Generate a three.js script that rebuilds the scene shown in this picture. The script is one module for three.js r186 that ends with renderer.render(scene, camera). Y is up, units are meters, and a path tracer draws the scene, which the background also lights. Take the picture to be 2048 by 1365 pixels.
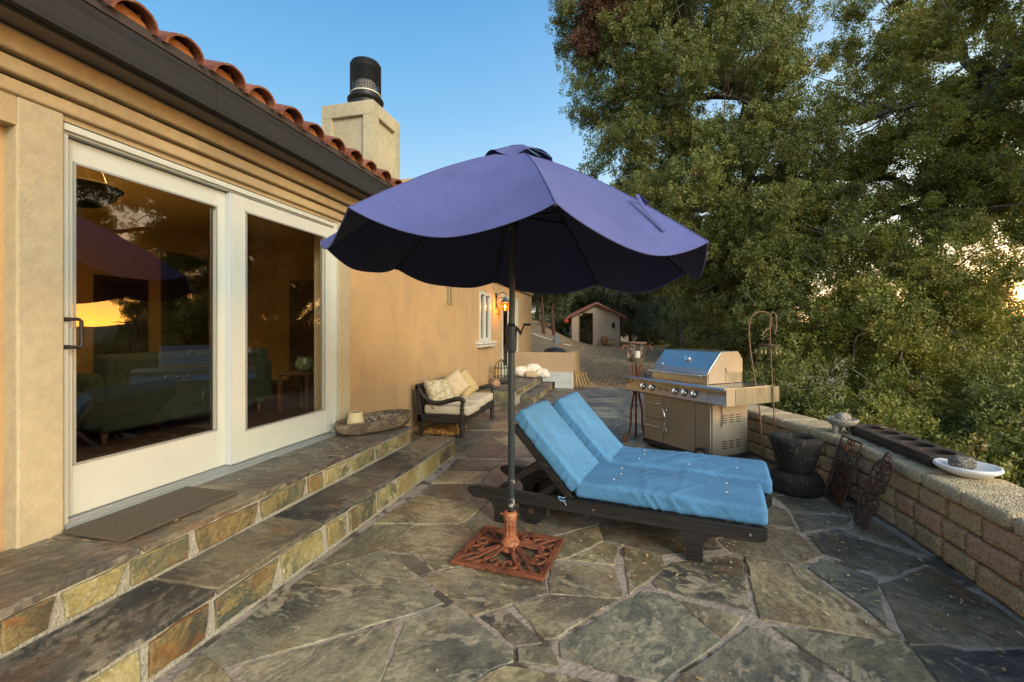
import * as THREE from 'three';
import { RoundedBoxGeometry } from 'three/addons/geometries/RoundedBoxGeometry.js';
import { mergeGeometries, mergeVertices } from 'three/addons/utils/BufferGeometryUtils.js';

// ---------------------------------------------------------------- camera, sky, sun, exposure
const scene = new THREE.Scene();
const YAW = Math.atan(223 / 900);                       // the house runs along -z; the camera looks a little to its left
const camera = new THREE.PerspectiveCamera(2 * Math.atan(682.5 / 900) * 180 / Math.PI, 2048 / 1365, 0.05, 9000);
camera.position.set(0, 1.4, 0);
camera.rotation.set(0, YAW, 0);
camera.setViewOffset(2048, 1365, 0, 20, 2048, 1365);    // rising lens: verticals stay vertical
scene.add(camera);
const renderer = new THREE.WebGLRenderer({ antialias: true });
renderer.toneMapping = THREE.LinearToneMapping;
renderer.toneMappingExposure = 1.62;
renderer.shadowMap.enabled = true;
const SUN_AZ = 130, SUN_EL = 25;                          // degrees right of the house's line, and above the horizon
const rad = (d) => d * Math.PI / 180, sunDir = new THREE.Vector3(Math.sin(rad(SUN_AZ)) * Math.cos(rad(SUN_EL)), Math.sin(rad(SUN_EL)), -Math.cos(rad(SUN_AZ)) * Math.cos(rad(SUN_EL)));
{
  const W = 512, H = 256, data = new Float32Array(W * H * 4), c = new THREE.Color();
  const stops = [[0, 0.60, 0.70, 0.76], [6, 0.44, 0.68, 0.83], [16, 0.24, 0.56, 0.83], [26, 0.115, 0.43, 0.77], [38, 0.055, 0.31, 0.68], [60, 0.07, 0.19, 0.39], [90, 0.08, 0.17, 0.31]];
  for (let j = 0; j < H; j++) for (let i = 0; i < W; i++) {
    const el = Math.max(0, ((j + 0.5) / H - 0.5) * 180), th = ((i + 0.5) / W - 0.5) * 2 * Math.PI;
    let k = 0; while (k < stops.length - 2 && el > stops[k + 1][0]) k++;
    const a = stops[k], b = stops[k + 1], t = Math.min(1, (el - a[0]) / (b[0] - a[0]));
    let r = 0.68 * (a[1] + (b[1] - a[1]) * t), g = 0.68 * (a[2] + (b[2] - a[2]) * t), bl = 0.68 * (a[3] + (b[3] - a[3]) * t);
    const az = Math.atan2(Math.cos(th), -Math.sin(th));  // 0 along -z, growing towards +x
    let d = Math.abs(az - rad(110)); if (d > Math.PI) d = 2 * Math.PI - d; d *= 180 / Math.PI;
    const wide = Math.exp(-((d / 68) ** 2)) * Math.exp(-el / 36), dusk = Math.exp(-el / 14) * 0.4;
    let d2 = Math.abs(az - rad(72)); if (d2 > Math.PI) d2 = 2 * Math.PI - d2; d2 *= 180 / Math.PI;
    const core = Math.exp(-((d2 / 34) ** 2)) * Math.exp(-el / 3.6), k2 = 1 - 0.8 * Math.exp(-((d2 / 50) ** 2)) * Math.exp(-el / 9);
    r = r * k2 + wide * 2.1 + core * 15.0 + dusk * 0.9; g = g * k2 + wide * 1.72 + core * 4.7 + dusk * 0.62; bl = bl * k2 + wide * 1.18 * k2 + core * 0.1 + dusk * 0.45 * k2;
    data.set([r, g, bl, 1], (j * W + i) * 4);
  }
  const sky = new THREE.DataTexture(data, W, H, THREE.RGBAFormat, THREE.FloatType);
  sky.mapping = THREE.EquirectangularReflectionMapping; sky.magFilter = THREE.LinearFilter; sky.minFilter = THREE.LinearFilter; sky.wrapS = THREE.RepeatWrapping; sky.needsUpdate = true;
  scene.background = sky; scene.environment = sky;
}
const sun = new THREE.DirectionalLight(new THREE.Color(1.0, 0.87, 0.68), 1.9);
sun.position.copy(sunDir).multiplyScalar(60); sun.target.position.set(0, 0, -4); scene.add(sun, sun.target);
sun.castShadow = true; sun.shadow.mapSize.set(4096, 4096); sun.shadow.radius = 50;
Object.assign(sun.shadow.camera, { left: -35, right: 35, top: 25, bottom: -25, near: 1, far: 160 });

// ---------------------------------------------------------------- helpers
function rng(seed) { let s = seed >>> 0; return () => { s = (s + 0x6d2b79f5) | 0; let t = Math.imul(s ^ (s >>> 15), 1 | s); t = (t + Math.imul(t ^ (t >>> 7), 61 | t)) ^ t; return ((t ^ (t >>> 14)) >>> 0) / 4294967296; }; }
const V = (x, y, z) => new THREE.Vector3(x, y, z), clamp = (x, a = 0, b = 1) => Math.min(b, Math.max(a, x)), lerp = (a, b, t) => a + (b - a) * t;
const smooth = (a, b, x) => { const t = clamp((x - a) / (b - a)); return t * t * (3 - 2 * t); };
const HT = new Float32Array(65536); { const r = rng(77); for (let i = 0; i < 65536; i++) HT[i] = r(); }
const hash2 = (x, y, s) => HT[(Math.imul(x, 374761393) + Math.imul(y, 668265263) + Math.imul(s, 1442695041) >>> 8) & 65535];
function vn(x, y, p, q, s) {                             // value noise that repeats every p by q
  const xi = Math.floor(x), yi = Math.floor(y), fx = x - xi, fy = y - yi, u = fx * fx * (3 - 2 * fx), v = fy * fy * (3 - 2 * fy);
  const x0 = ((xi % p) + p) % p, x1 = (x0 + 1) % p, y0 = ((yi % q) + q) % q, y1 = (y0 + 1) % q;
  const a = hash2(x0, y0, s), b = hash2(x1, y0, s), c = hash2(x0, y1, s), d = hash2(x1, y1, s);
  return a + (b - a) * u + (c - a) * v + (a - b - c + d) * u * v;
}
function fbm(x, y, p, q, o, s) { let a = 0.5, t = 0, n = 0; for (let i = 0; i < o; i++) { t += a * vn(x, y, p, q, s + i); n += a; x *= 2; y *= 2; p *= 2; q *= 2; a *= 0.55; } return t / n; }
function n3(x, y, z, s = 0) { return (fbm(x + z * 0.73 + 100, y - z * 0.41 + 100, 4096, 4096, 2, s) + fbm(z + 60 + x * 0.31, y * 0.8 + x * 0.6 + 50, 4096, 4096, 2, s + 9)) - 1; }
const toS = (c) => c <= 0.0031308 ? 12.92 * c : 1.055 * c ** (1 / 2.4) - 0.055;
function tex(N, metres, f) {                             // colour map from linear values
  const d = new Uint8Array(N * N * 4);
  for (let j = 0; j < N; j++) for (let i = 0; i < N; i++) { const c = f(i / N, j / N), k = (j * N + i) * 4; d[k] = 255 * clamp(toS(clamp(c[0]))); d[k + 1] = 255 * clamp(toS(clamp(c[1]))); d[k + 2] = 255 * clamp(toS(clamp(c[2]))); d[k + 3] = 255; }
  const t = new THREE.DataTexture(d, N, N); t.colorSpace = THREE.SRGBColorSpace; return setup(t, metres);
}
function gray(N, metres, f) {
  const d = new Uint8Array(N * N * 4);
  for (let j = 0; j < N; j++) for (let i = 0; i < N; i++) { const c = 255 * clamp(f(i / N, j / N)), k = (j * N + i) * 4; d[k] = d[k + 1] = d[k + 2] = c; d[k + 3] = 255; }
  return setup(new THREE.DataTexture(d, N, N), metres);
}
function setup(t, m) { t.wrapS = t.wrapT = THREE.RepeatWrapping; t.magFilter = THREE.LinearFilter; t.minFilter = THREE.LinearMipmapLinearFilter; t.generateMipmaps = true; t.repeat.set(1 / m, 1 / m); t.needsUpdate = true; return t; }
const mix3 = (a, b, t) => [lerp(a[0], b[0], t), lerp(a[1], b[1], t), lerp(a[2], b[2], t)];
const col = (r, g, b) => new THREE.Color().setRGB(r, g, b);
function mat(c, rough = 0.8, extra = {}) { return new THREE.MeshStandardMaterial({ color: Array.isArray(c) ? col(...c) : c, roughness: rough, ...extra }); }

// geometry: everything is made non-indexed with uv in metres
function muv(g, turn = 0, ou = 0, ov = 0) {
  if (g.index) g = g.toNonIndexed();
  for (const k of Object.keys(g.attributes)) if (!['position', 'normal', 'uv'].includes(k)) g.deleteAttribute(k);
  const p = g.attributes.position, uv = new Float32Array(p.count * 2), a = V(), b = V(), c = V(), n = V(), ct = Math.cos(turn), st = Math.sin(turn);
  for (let i = 0; i < p.count; i += 3) {
    a.fromBufferAttribute(p, i); b.fromBufferAttribute(p, i + 1); c.fromBufferAttribute(p, i + 2);
    n.subVectors(b, a).cross(c.clone().sub(a)); const x = Math.abs(n.x), y = Math.abs(n.y), z = Math.abs(n.z);
    [a, b, c].forEach((q, k) => { let u, v; if (y >= x && y >= z) { u = q.x; v = q.z; } else if (x >= z) { u = q.z; v = q.y; } else { u = q.x; v = q.y; } uv[(i + k) * 2] = u * ct - v * st + ou; uv[(i + k) * 2 + 1] = u * st + v * ct + ov; });
  }
  g.setAttribute('uv', new THREE.BufferAttribute(uv, 2));
  if (!g.attributes.normal) g.computeVertexNormals();
  return g;
}
const at = (g, x, y, z, ry = 0, rx = 0, rz = 0) => { if (rx) g.rotateX(rx); if (rz) g.rotateZ(rz); if (ry) g.rotateY(ry); return g.translate(x, y, z); };
const box = (w, h, d, x = 0, y = 0, z = 0, ry = 0, rx = 0, rz = 0) => muv(at(new THREE.BoxGeometry(w, h, d), x, y, z, ry, rx, rz));
const rbox = (w, h, d, r, x = 0, y = 0, z = 0, ry = 0, rx = 0, rz = 0, s = 1) => muv(at(new RoundedBoxGeometry(w, h, d, s, r), x, y, z, ry, rx, rz));
const span = (x0, x1, y0, y1, z0, z1, r = 0) => (r ? rbox : box)(...(r ? [Math.abs(x1 - x0), Math.abs(y1 - y0), Math.abs(z1 - z0), r] : [Math.abs(x1 - x0), Math.abs(y1 - y0), Math.abs(z1 - z0)]), (x0 + x1) / 2, (y0 + y1) / 2, (z0 + z1) / 2);
const cyl = (r0, r1, h, x = 0, y = 0, z = 0, n = 20, ry = 0, rx = 0, rz = 0) => muv(at(new THREE.CylinderGeometry(r1, r0, h, n), x, y, z, ry, rx, rz));
const lathe = (pts, n = 28, x = 0, y = 0, z = 0) => muv(at(new THREE.LatheGeometry(pts.map((p) => new THREE.Vector2(Math.max(p[0], 1e-4), p[1])), n), x, y, z));
const join = (...l) => mergeGeometries(l.flat());
function sweep(pts, r, n = 7, smoothPath = true, flat = 1) {    // a bar along a path; r is a radius or a function of 0..1
  let path = pts.map((p) => p.isVector3 ? p : V(...p));
  if (smoothPath && path.length > 2) path = new THREE.CatmullRomCurve3(path).getPoints(Math.max(8, (path.length - 1) * 5));
  const P = [], I = [], T = path.map((p, i) => path[Math.min(i + 1, path.length - 1)].clone().sub(path[Math.max(i - 1, 0)]).normalize());
  let nrm = Math.abs(T[0].y) < 0.9 ? V(0, 1, 0) : V(1, 0, 0); nrm.sub(T[0].clone().multiplyScalar(nrm.dot(T[0]))).normalize();
  path.forEach((p, i) => {
    nrm = nrm.sub(T[i].clone().multiplyScalar(nrm.dot(T[i]))).normalize(); const bi = T[i].clone().cross(nrm), rr = typeof r === 'function' ? r(i / (path.length - 1)) : r;
    for (let k = 0; k < n; k++) { const a = k / n * 2 * Math.PI, v = p.clone().addScaledVector(nrm, Math.cos(a) * rr * flat).addScaledVector(bi, Math.sin(a) * rr); P.push(v.x, v.y, v.z); }
    if (i) for (let k = 0; k < n; k++) { const a = (i - 1) * n + k, b = (i - 1) * n + (k + 1) % n, c = i * n + k, d = i * n + (k + 1) % n; I.push(a, b, c, b, d, c); }
  });
  for (const e of [0, path.length - 1]) { const c = P.length / 3; P.push(path[e].x, path[e].y, path[e].z); for (let k = 0; k < n; k++) { const a = e * n + k, b = e * n + (k + 1) % n; e ? I.push(c, a, b) : I.push(c, b, a); } }
  const g = new THREE.BufferGeometry(); g.setAttribute('position', new THREE.Float32BufferAttribute(P, 3)); g.setIndex(I); g.computeVertexNormals(); return muv(g);
}
function soft(L, H, W, r, nx, ny, nz, disp, tuck = 0) {          // a padded or weathered block centred at the origin
  let g = new THREE.BoxGeometry(L, H, W, nx, ny, nz); g.deleteAttribute('uv'); g.deleteAttribute('normal'); g = mergeVertices(g);
  const p = g.attributes.position, v = V(), c = V(), d = V();
  for (let i = 0; i < p.count; i++) {
    v.fromBufferAttribute(p, i); c.set(clamp(v.x, -L / 2 + r, L / 2 - r), clamp(v.y, -H / 2 + r, H / 2 - r), clamp(v.z, -W / 2 + r, W / 2 - r)); d.subVectors(v, c);
    if (d.lengthSq() > 1e-12) d.normalize(); v.copy(c).addScaledVector(d, r);
    if (d.lengthSq() < 0.5) d.set(0, 0, 0);
    if (disp) v.addScaledVector(d, disp(v.x, v.y, v.z, d));
    p.setXYZ(i, v.x, v.y, v.z);
  }
  g.computeVertexNormals(); return muv(g);
}
function pillow(w, h, t, seed, n = 16) {                        // lies in the xy plane
  const P = [], I = [], m = n + 1, r = seed * 3.1;
  for (const s of [1, -1]) for (let j = 0; j <= n; j++) for (let i = 0; i <= n; i++) {
    const u = i / n * 2 - 1, v = j / n * 2 - 1, f = Math.sqrt(Math.max(0, (1 - u ** 4) * (1 - v ** 4))), pinch = 1 - 0.06 * (1 - u * u) * v * v, pinch2 = 1 - 0.06 * (1 - v * v) * u * u;
    P.push(u * w / 2 * pinch2, v * h / 2 * pinch, s * t / 2 * f * (1 + 0.22 * n3(u * 2 + r, v * 2, s, 3)));
  }
  const o = m * m; for (let s = 0; s < 2; s++) for (let j = 0; j < n; j++) for (let i = 0; i < n; i++) { const a = s * o + j * m + i, b = a + 1, c = a + m, d = c + 1; s ? I.push(a, c, b, b, c, d) : I.push(a, b, c, b, d, c); }
  let g = new THREE.BufferGeometry(); g.setAttribute('position', new THREE.Float32BufferAttribute(P, 3)); g.setIndex(I); g = mergeVertices(g, 1e-4); g.computeVertexNormals(); return muv(g);
}
function inset(poly, d) {                                       // poly: [[x, z], ...] wound either way
  const n = poly.length, area = poly.reduce((s, p, i) => { const q = poly[(i + 1) % n]; return s + p[0] * q[1] - q[0] * p[1]; }, 0), sg = area > 0 ? 1 : -1;
  return poly.map((p, i) => {
    const a = poly[(i + n - 1) % n], b = poly[(i + 1) % n]; let e1 = [p[0] - a[0], p[1] - a[1]], e2 = [b[0] - p[0], b[1] - p[1]];
    const l1 = Math.hypot(...e1) || 1, l2 = Math.hypot(...e2) || 1, n1 = [-e1[1] / l1 * sg, e1[0] / l1 * sg], n2 = [-e2[1] / l2 * sg, e2[0] / l2 * sg];
    let m = [n1[0] + n2[0], n1[1] + n2[1]]; const k = Math.max(0.5, (m[0] * m[0] + m[1] * m[1]) / 2); return [p[0] + m[0] / k * d, p[1] + m[1] / k * d];
  });
}
function slab(poly, top, thick, r, rough = 0.006, bev = 0.006) {  // a flat stone with a broken edge, its face towards +y
  const n = poly.length, E = [];
  for (let i = 0; i < n; i++) {
    const a = poly[i], b = poly[(i + 1) % n], l = Math.hypot(b[0] - a[0], b[1] - a[1]), k = Math.max(1, Math.round(l / 0.075));
    for (let j = 0; j < k; j++) { const t = j / k, w = rough * (j ? 1 : 0.5); E.push([lerp(a[0], b[0], t) + (r() - 0.5) * 2 * w, lerp(a[1], b[1], t) + (r() - 0.5) * 2 * w]); }
  }
  const area = E.reduce((s, p, i) => { const q = E[(i + 1) % E.length]; return s + p[0] * q[1] - q[0] * p[1]; }, 0); if (area < 0) E.reverse();
  const inn = inset(E, bev), P = [], m = E.length, tri = THREE.ShapeUtils.triangulateShape(inn.map((p) => new THREE.Vector2(p[0], p[1])), []);
  const tx = (r() - 0.5) * 0.006, tz = (r() - 0.5) * 0.006, cx = E.reduce((s, p) => s + p[0], 0) / m, cz = E.reduce((s, p) => s + p[1], 0) / m, Y = (p) => top + (p[0] - cx) * tx + (p[1] - cz) * tz;
  for (const [a, b, c] of tri) for (const k of [a, c, b]) P.push(inn[k][0], Y(inn[k]), inn[k][1]);
  const quad = (a, b, c, d) => P.push(...a, ...b, ...c, ...b, ...d, ...c);
  for (let i = 0; i < m; i++) { const j = (i + 1) % m, u = (p, y) => [p[0], y, p[1]]; quad(u(inn[i], Y(inn[i])), u(inn[j], Y(inn[j])), u(E[i], top - bev), u(E[j], top - bev)); quad(u(E[i], top - bev), u(E[j], top - bev), u(E[i], top - thick), u(E[j], top - thick)); }
  const g = new THREE.BufferGeometry(); g.setAttribute('position', new THREE.Float32BufferAttribute(P, 3)); g.computeVertexNormals();
  return muv(g, r() * 6.28, r() * 9, r() * 9);
}
function clip(poly, nx, nz, d) {                                // keep nx*x + nz*z <= d
  const o = []; for (let i = 0; i < poly.length; i++) { const a = poly[i], b = poly[(i + 1) % poly.length], fa = nx * a[0] + nz * a[1] - d, fb = nx * b[0] + nz * b[1] - d; if (fa <= 0) o.push(a); if (fa * fb < 0) { const t = fa / (fa - fb); o.push([lerp(a[0], b[0], t), lerp(a[1], b[1], t)]); } }
  return o;
}
function voronoi(bounds, cuts, step, r, stretch = 1) {
  const seeds = []; for (let z = bounds[2] - step; z < bounds[3] + step; z += step) for (let x = bounds[0] - step; x < bounds[1] + step; x += step * stretch) seeds.push([x + (r() - 0.5) * step * 0.95, z + (r() - 0.5) * step * 0.95]);
  const out = [];
  for (const s of seeds) {
    let p = [[bounds[0], bounds[2]], [bounds[1], bounds[2]], [bounds[1], bounds[3]], [bounds[0], bounds[3]]];
    for (const q of seeds) { if (q === s || p.length < 3) continue; const dx = q[0] - s[0], dz = q[1] - s[1]; if (dx * dx + dz * dz > (step * 4) ** 2) continue; p = clip(p, dx, dz, dx * (s[0] + q[0]) / 2 + dz * (s[1] + q[1]) / 2); }
    for (const c of cuts) if (p.length > 2) p = clip(p, ...c);
    p = p.filter((a, i) => { const b = p[(i + 1) % p.length]; return Math.hypot(a[0] - b[0], a[1] - b[1]) > 0.03; });
    if (p.length > 2) { const area = Math.abs(p.reduce((t, a, i) => { const b = p[(i + 1) % p.length]; return t + a[0] * b[1] - b[0] * a[1]; }, 0)) / 2; if (area > 0.015) out.push(p); }
  }
  return out;
}
// things and parts
const taken = new Map(), BASE = new Map();
const numbered = (n) => { const k = taken.get(n) || 0; taken.set(n, k + 1); return k ? `${n}_${String(k).padStart(3, '0')}` : n; };
function thing(name, label, category, base = [0, 0, 0], turn = 0, group, kind) {
  const o = new THREE.Group(); o.name = numbered(name); o.position.set(...base); o.rotation.y = turn; scene.add(o); BASE.set(o, base);
  Object.assign(o.userData, { label, category }); if (group) o.userData.group = group; if (kind) o.userData.kind = kind;
  return o;
}
const setting = (name, label, category, base) => thing(name, label, category, base, 0, null, 'structure');
function part(parent, name, g, m, label) { const o = new THREE.Mesh(g, m); o.name = name; o.castShadow = o.receiveShadow = true; if (label) o.userData.label = label; parent.add(o); return o; }
function partW(parent, name, g, m, label) { let t = parent; while (!BASE.has(t)) t = t.parent; const b = BASE.get(t); return part(parent, name, g.translate(-b[0], -b[1], -b[2]), m, label); }   // g in world metres
function single(name, label, category, base, g, m, turn = 0, group, kind) { const o = new THREE.Mesh(g, m); o.name = numbered(name); o.position.set(...base); o.rotation.y = turn; o.castShadow = o.receiveShadow = true; Object.assign(o.userData, { label, category }); if (group) o.userData.group = group; if (kind) o.userData.kind = kind; scene.add(o); return o; }
// ---------------------------------------------------------------- materials
function slateMat(seed, cols, rust, pale, M = 1.7) {
  const N = 1024, hs = new Float32Array(N * N);
  const map = tex(N, M, (u, v) => {
    const wx = fbm(u * 7, v * 7, 7, 7, 4, seed) - 0.5, wy = fbm(u * 7, v * 7, 7, 7, 4, seed + 20) - 0.5, a = u + wx * 0.10, b = v + wy * 0.10;
    const big = fbm(a * 5, b * 5, 5, 5, 7, seed + 3), st = fbm(a * 9, b * 30, 9, 30, 5, seed + 5), blot = fbm(a * 13, b * 13, 13, 13, 6, seed + 8), fine = fbm(u * 150, v * 150, 150, 150, 3, seed + 11), grit = fbm(u * 48, v * 64, 48, 64, 4, seed + 14);
    const wide = fbm(a * 3.0, b * 3.0, 3, 3, 7, seed + 60), hair = fbm(a * 10 + wx, b * 95, 10, 95, 3, seed + 66);
    let c = mix3(cols[0], cols[1], smooth(0.36, 0.6, big * 0.62 + grit * 0.2 + hair * 0.2)); c = mix3(c, cols[2], smooth(0.475, 0.61, wide * 0.5 + st * 0.24 + grit * 0.14 + hair * 0.14) * 0.92); c = mix3(c, cols[3], smooth(0.51, 0.63, st * 0.3 + big * 0.3 + grit * 0.22 + hair * 0.2) * 0.85);
    c = mix3(c, [0.19, 0.085, 0.028], rust * smooth(0.58, 0.7, fbm(a * 7 + 3, b * 9, 7, 9, 6, seed + 31)));
    c = mix3(c, [0.36, 0.31, 0.23], 0.9 * pale * smooth(0.61, 0.66, fbm(a * 11, b * 15, 11, 15, 6, seed + 41) * 0.75 + grit * 0.27));
    const k = 0.46 + fine * 0.64 + grit * 0.2 + hair * 0.24; hs[(Math.round(v * N) * N + Math.round(u * N))] = (Math.floor(big * 9 + st * 1.5) + smooth(0.35, 0.65, (big * 9 + st * 1.5) % 1)) / 11 * 0.75 + fine * 0.12 + blot * 0.15;
    return [c[0] * k, c[1] * k, c[2] * k];
  });
  const bump = gray(N, M, (u, v) => hs[Math.round(v * N) * N + Math.round(u * N)]);
  return mat([1, 1, 1], 0.62, { map, bumpMap: bump, bumpScale: 0.014, roughnessMap: gray(256, 0.9, (u, v) => 0.72 + 0.5 * (fbm(u * 9, v * 9, 9, 9, 4, seed + 55) - 0.4)) });
}
const SLATE = [
  slateMat(101, [[0.158, 0.138, 0.088], [0.295, 0.258, 0.16], [0.046, 0.048, 0.05], [0.39, 0.34, 0.22]], 0.25, 0.8),   // olive and tan
  slateMat(202, [[0.112, 0.114, 0.094], [0.225, 0.21, 0.148], [0.033, 0.037, 0.042], [0.305, 0.28, 0.195]], 0.25, 0.7),      // blue-green
  slateMat(303, [[0.10, 0.09, 0.066], [0.17, 0.15, 0.105], [0.042, 0.042, 0.042], [0.22, 0.19, 0.125]], 0.4, 0.3),   // brown
];
const SLATE_DARK = slateMat(404, [[0.072, 0.07, 0.062], [0.115, 0.11, 0.09], [0.03, 0.033, 0.036], [0.15, 0.14, 0.105]], 0.22, 0.3);
const RISER = [slateMat(505, [[0.26, 0.22, 0.085], [0.36, 0.31, 0.13], [0.10, 0.11, 0.075], [0.42, 0.37, 0.19]], 0.25, 0.15, 1.0), slateMat(606, [[0.16, 0.155, 0.085], [0.29, 0.235, 0.09], [0.07, 0.08, 0.065], [0.27, 0.21, 0.09]], 0.5, 0.1, 1.0), slateMat(707, [[0.10, 0.085, 0.05], [0.22, 0.17, 0.075], [0.05, 0.055, 0.045], [0.28, 0.19, 0.07]], 0.7, 0.1, 1.0)];
const tint = (m, c) => { const k = m.clone(); k.color.setRGB(...c); return k; };       // slabs differ in tone from one to the next
const FLAG = [[0, 1, 1, 1], [0, 0.86, 0.92, 0.95], [0, 1.12, 1.1, 1.05], [1, 1, 1, 1], [1, 1.15, 1.18, 1.15], [1, 0.82, 0.88, 0.92], [2, 1, 1, 1], [2, 0.85, 0.87, 0.9], [2, 1.05, 1.1, 1.12]].map(([i, ...c]) => tint(SLATE[i], c));
const M = {};
M.mortar = mat([1, 1, 1], 0.95, { map: tex(512, 1.1, (u, v) => { const n = fbm(u * 9, v * 9, 9, 9, 5, 5), f = fbm(u * 90, v * 90, 90, 90, 2, 15), k = 0.6 + 0.55 * n + 0.35 * (f - 0.5); return mix3([0.40 * k, 0.345 * k, 0.285 * k], [0.10, 0.085, 0.065], smooth(0.58, 0.7, fbm(u * 6, v * 6, 6, 6, 5, 8))); }), bumpMap: gray(512, 1.1, (u, v) => fbm(u * 60, v * 60, 60, 60, 3, 15)), bumpScale: 0.006 });
M.stepMortar = mat([1, 1, 1], 0.95, { map: tex(512, 0.8, (u, v) => { const n = fbm(u * 8, v * 8, 8, 8, 5, 25), f = fbm(u * 110, v * 110, 110, 110, 2, 26), k = 0.72 + 0.35 * n + 0.6 * (f - 0.5); return [0.40 * k, 0.385 * k, 0.31 * k]; }), bumpMap: gray(512, 0.8, (u, v) => fbm(u * 110, v * 110, 110, 110, 2, 26)), bumpScale: 0.006 });
const stBump = gray(1024, 1.4, (u, v) => 0.6 * fbm(u * 150, v * 150, 150, 150, 3, 60) + 0.4 * fbm(u * 30, v * 30, 30, 30, 3, 61));
const stucco = (c, seed, amt = 0.18) => mat([1, 1, 1], 0.92, { map: tex(512, 2.6, (u, v) => { const n = fbm(u * 4, v * 4, 4, 4, 5, seed) - 0.5, f = fbm(u * 70, v * 70, 70, 70, 3, seed + 4) - 0.5, k = 1 + amt * 1.6 * n + amt * 0.8 * f; return mix3([c[0] * k, c[1] * k, c[2] * k], [c[0] * 0.78, c[1] * 0.8, c[2] * 0.86], 0.5 * smooth(0.55, 0.75, fbm(u * 7, v * 5, 7, 5, 5, seed + 8))); }), bumpMap: stBump, bumpScale: 0.0028 });
M.pilaster = stucco([0.42, 0.365, 0.235], 86, 0.26); M.wall = stucco([0.475, 0.322, 0.158], 70, 0.14); M.trim = stucco([0.41, 0.32, 0.172], 80, 0.3); M.chimney = stucco([0.42, 0.38, 0.25], 90, 0.4); M.shed = stucco([0.50, 0.40, 0.30], 95, 0.12); M.lowWall = stucco([0.36, 0.27, 0.17], 97, 0.2);
const frameTex = tex(256, 1.5, (u, v) => { const k = 0.94 + 0.12 * fbm(u * 6, v * 6, 6, 6, 4, 3); return [0.525 * k, 0.565 * k, 0.505 * k]; });
M.white = mat([1, 1, 1], 0.42, { map: frameTex }); M.trimWhite = mat([0.60, 0.59, 0.50], 0.5);
M.aluminium = mat([0.42, 0.46, 0.47], 0.4, { metalness: 0.6 });
M.glass = new THREE.MeshPhysicalMaterial({ color: col(0.93, 0.92, 0.86), roughness: 0.0, transmission: 1, thickness: 0, ior: 2.0 });
M.clear = new THREE.MeshPhysicalMaterial({ color: col(0.95, 0.97, 0.95), roughness: 0.02, transmission: 1, thickness: 0, ior: 1.5 });
const grain = (c0, c1, seed, across = 40, m = 0.9) => tex(512, m, (u, v) => { const n = fbm(u * 3 + 0.3 * fbm(u * 4, v * 8, 4, 8, 3, seed), v * across, 3, across, 4, seed + 1); return mix3(c0, c1, smooth(0.3, 0.7, n)); });
const grainB = gray(512, 0.9, (u, v) => fbm(u * 3, v * 60, 3, 60, 4, 31));
M.fascia = mat([1, 1, 1], 0.9, { map: tex(512, 1.2, (u, v) => { const n = fbm(u * 3, v * 70, 3, 70, 4, 33); return mix3([0.009, 0.010, 0.011], [0.024, 0.026, 0.027], n); }), bumpMap: grainB, bumpScale: 0.004 });
M.soffit = mat([0.16, 0.13, 0.10], 0.8, { bumpMap: grainB, bumpScale: 0.002 });
M.darkWood = mat([1, 1, 1], 0.55, { map: grain([0.007, 0.0065, 0.006], [0.02, 0.018, 0.016], 41), bumpMap: grainB, bumpScale: 0.002 });
M.benchWood = mat([1, 1, 1], 0.6, { map: grain([0.012, 0.010, 0.009], [0.03, 0.026, 0.022], 43), bumpMap: grainB, bumpScale: 0.002 });
M.oldWood = mat([1, 1, 1], 0.85, { map: grain([0.022, 0.016, 0.012], [0.06, 0.045, 0.033], 45), bumpMap: grainB, bumpScale: 0.006 });
M.plank = mat([1, 1, 1], 0.85, { map: grain([0.30, 0.19, 0.08], [0.48, 0.33, 0.16], 47), bumpMap: grainB, bumpScale: 0.003 });
M.interiorWood = mat([1, 1, 1], 0.6, { map: grain([0.05, 0.025, 0.012], [0.09, 0.045, 0.02], 49) });
const rustTex = (a, b, c, seed) => tex(512, 0.5, (u, v) => { const n = fbm(u * 8, v * 8, 8, 8, 5, seed), f = fbm(u * 50, v * 50, 50, 50, 3, seed + 4); return mix3(mix3(a, b, smooth(0.35, 0.65, n)), c, smooth(0.55, 0.75, f) * 0.7); });
const rustB = gray(512, 0.25, (u, v) => fbm(u * 50, v * 50, 50, 50, 4, 51));
M.castRust = mat([1, 1, 1], 0.75, { map: rustTex([0.10, 0.028, 0.014], [0.21, 0.062, 0.026], [0.30, 0.12, 0.05], 52), bumpMap: rustB, bumpScale: 0.003 });
M.sleeveRust = mat([1, 1, 1], 0.55, { map: rustTex([0.22, 0.06, 0.022], [0.36, 0.115, 0.042], [0.50, 0.30, 0.17], 54), bumpMap: rustB, bumpScale: 0.003 });
M.oldIron = mat([1, 1, 1], 0.8, { map: rustTex([0.045, 0.028, 0.019], [0.095, 0.05, 0.03], [0.15, 0.085, 0.05], 56), bumpMap: rustB, bumpScale: 0.003 });
M.rod = mat([1, 1, 1], 0.7, { map: rustTex([0.12, 0.07, 0.045], [0.2, 0.11, 0.065], [0.28, 0.17, 0.1], 58) });
M.plateRust = mat([1, 1, 1], 0.9, { map: rustTex([0.05, 0.02, 0.012], [0.11, 0.04, 0.02], [0.15, 0.06, 0.03], 59), bumpMap: rustB, bumpScale: 0.002 });
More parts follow.
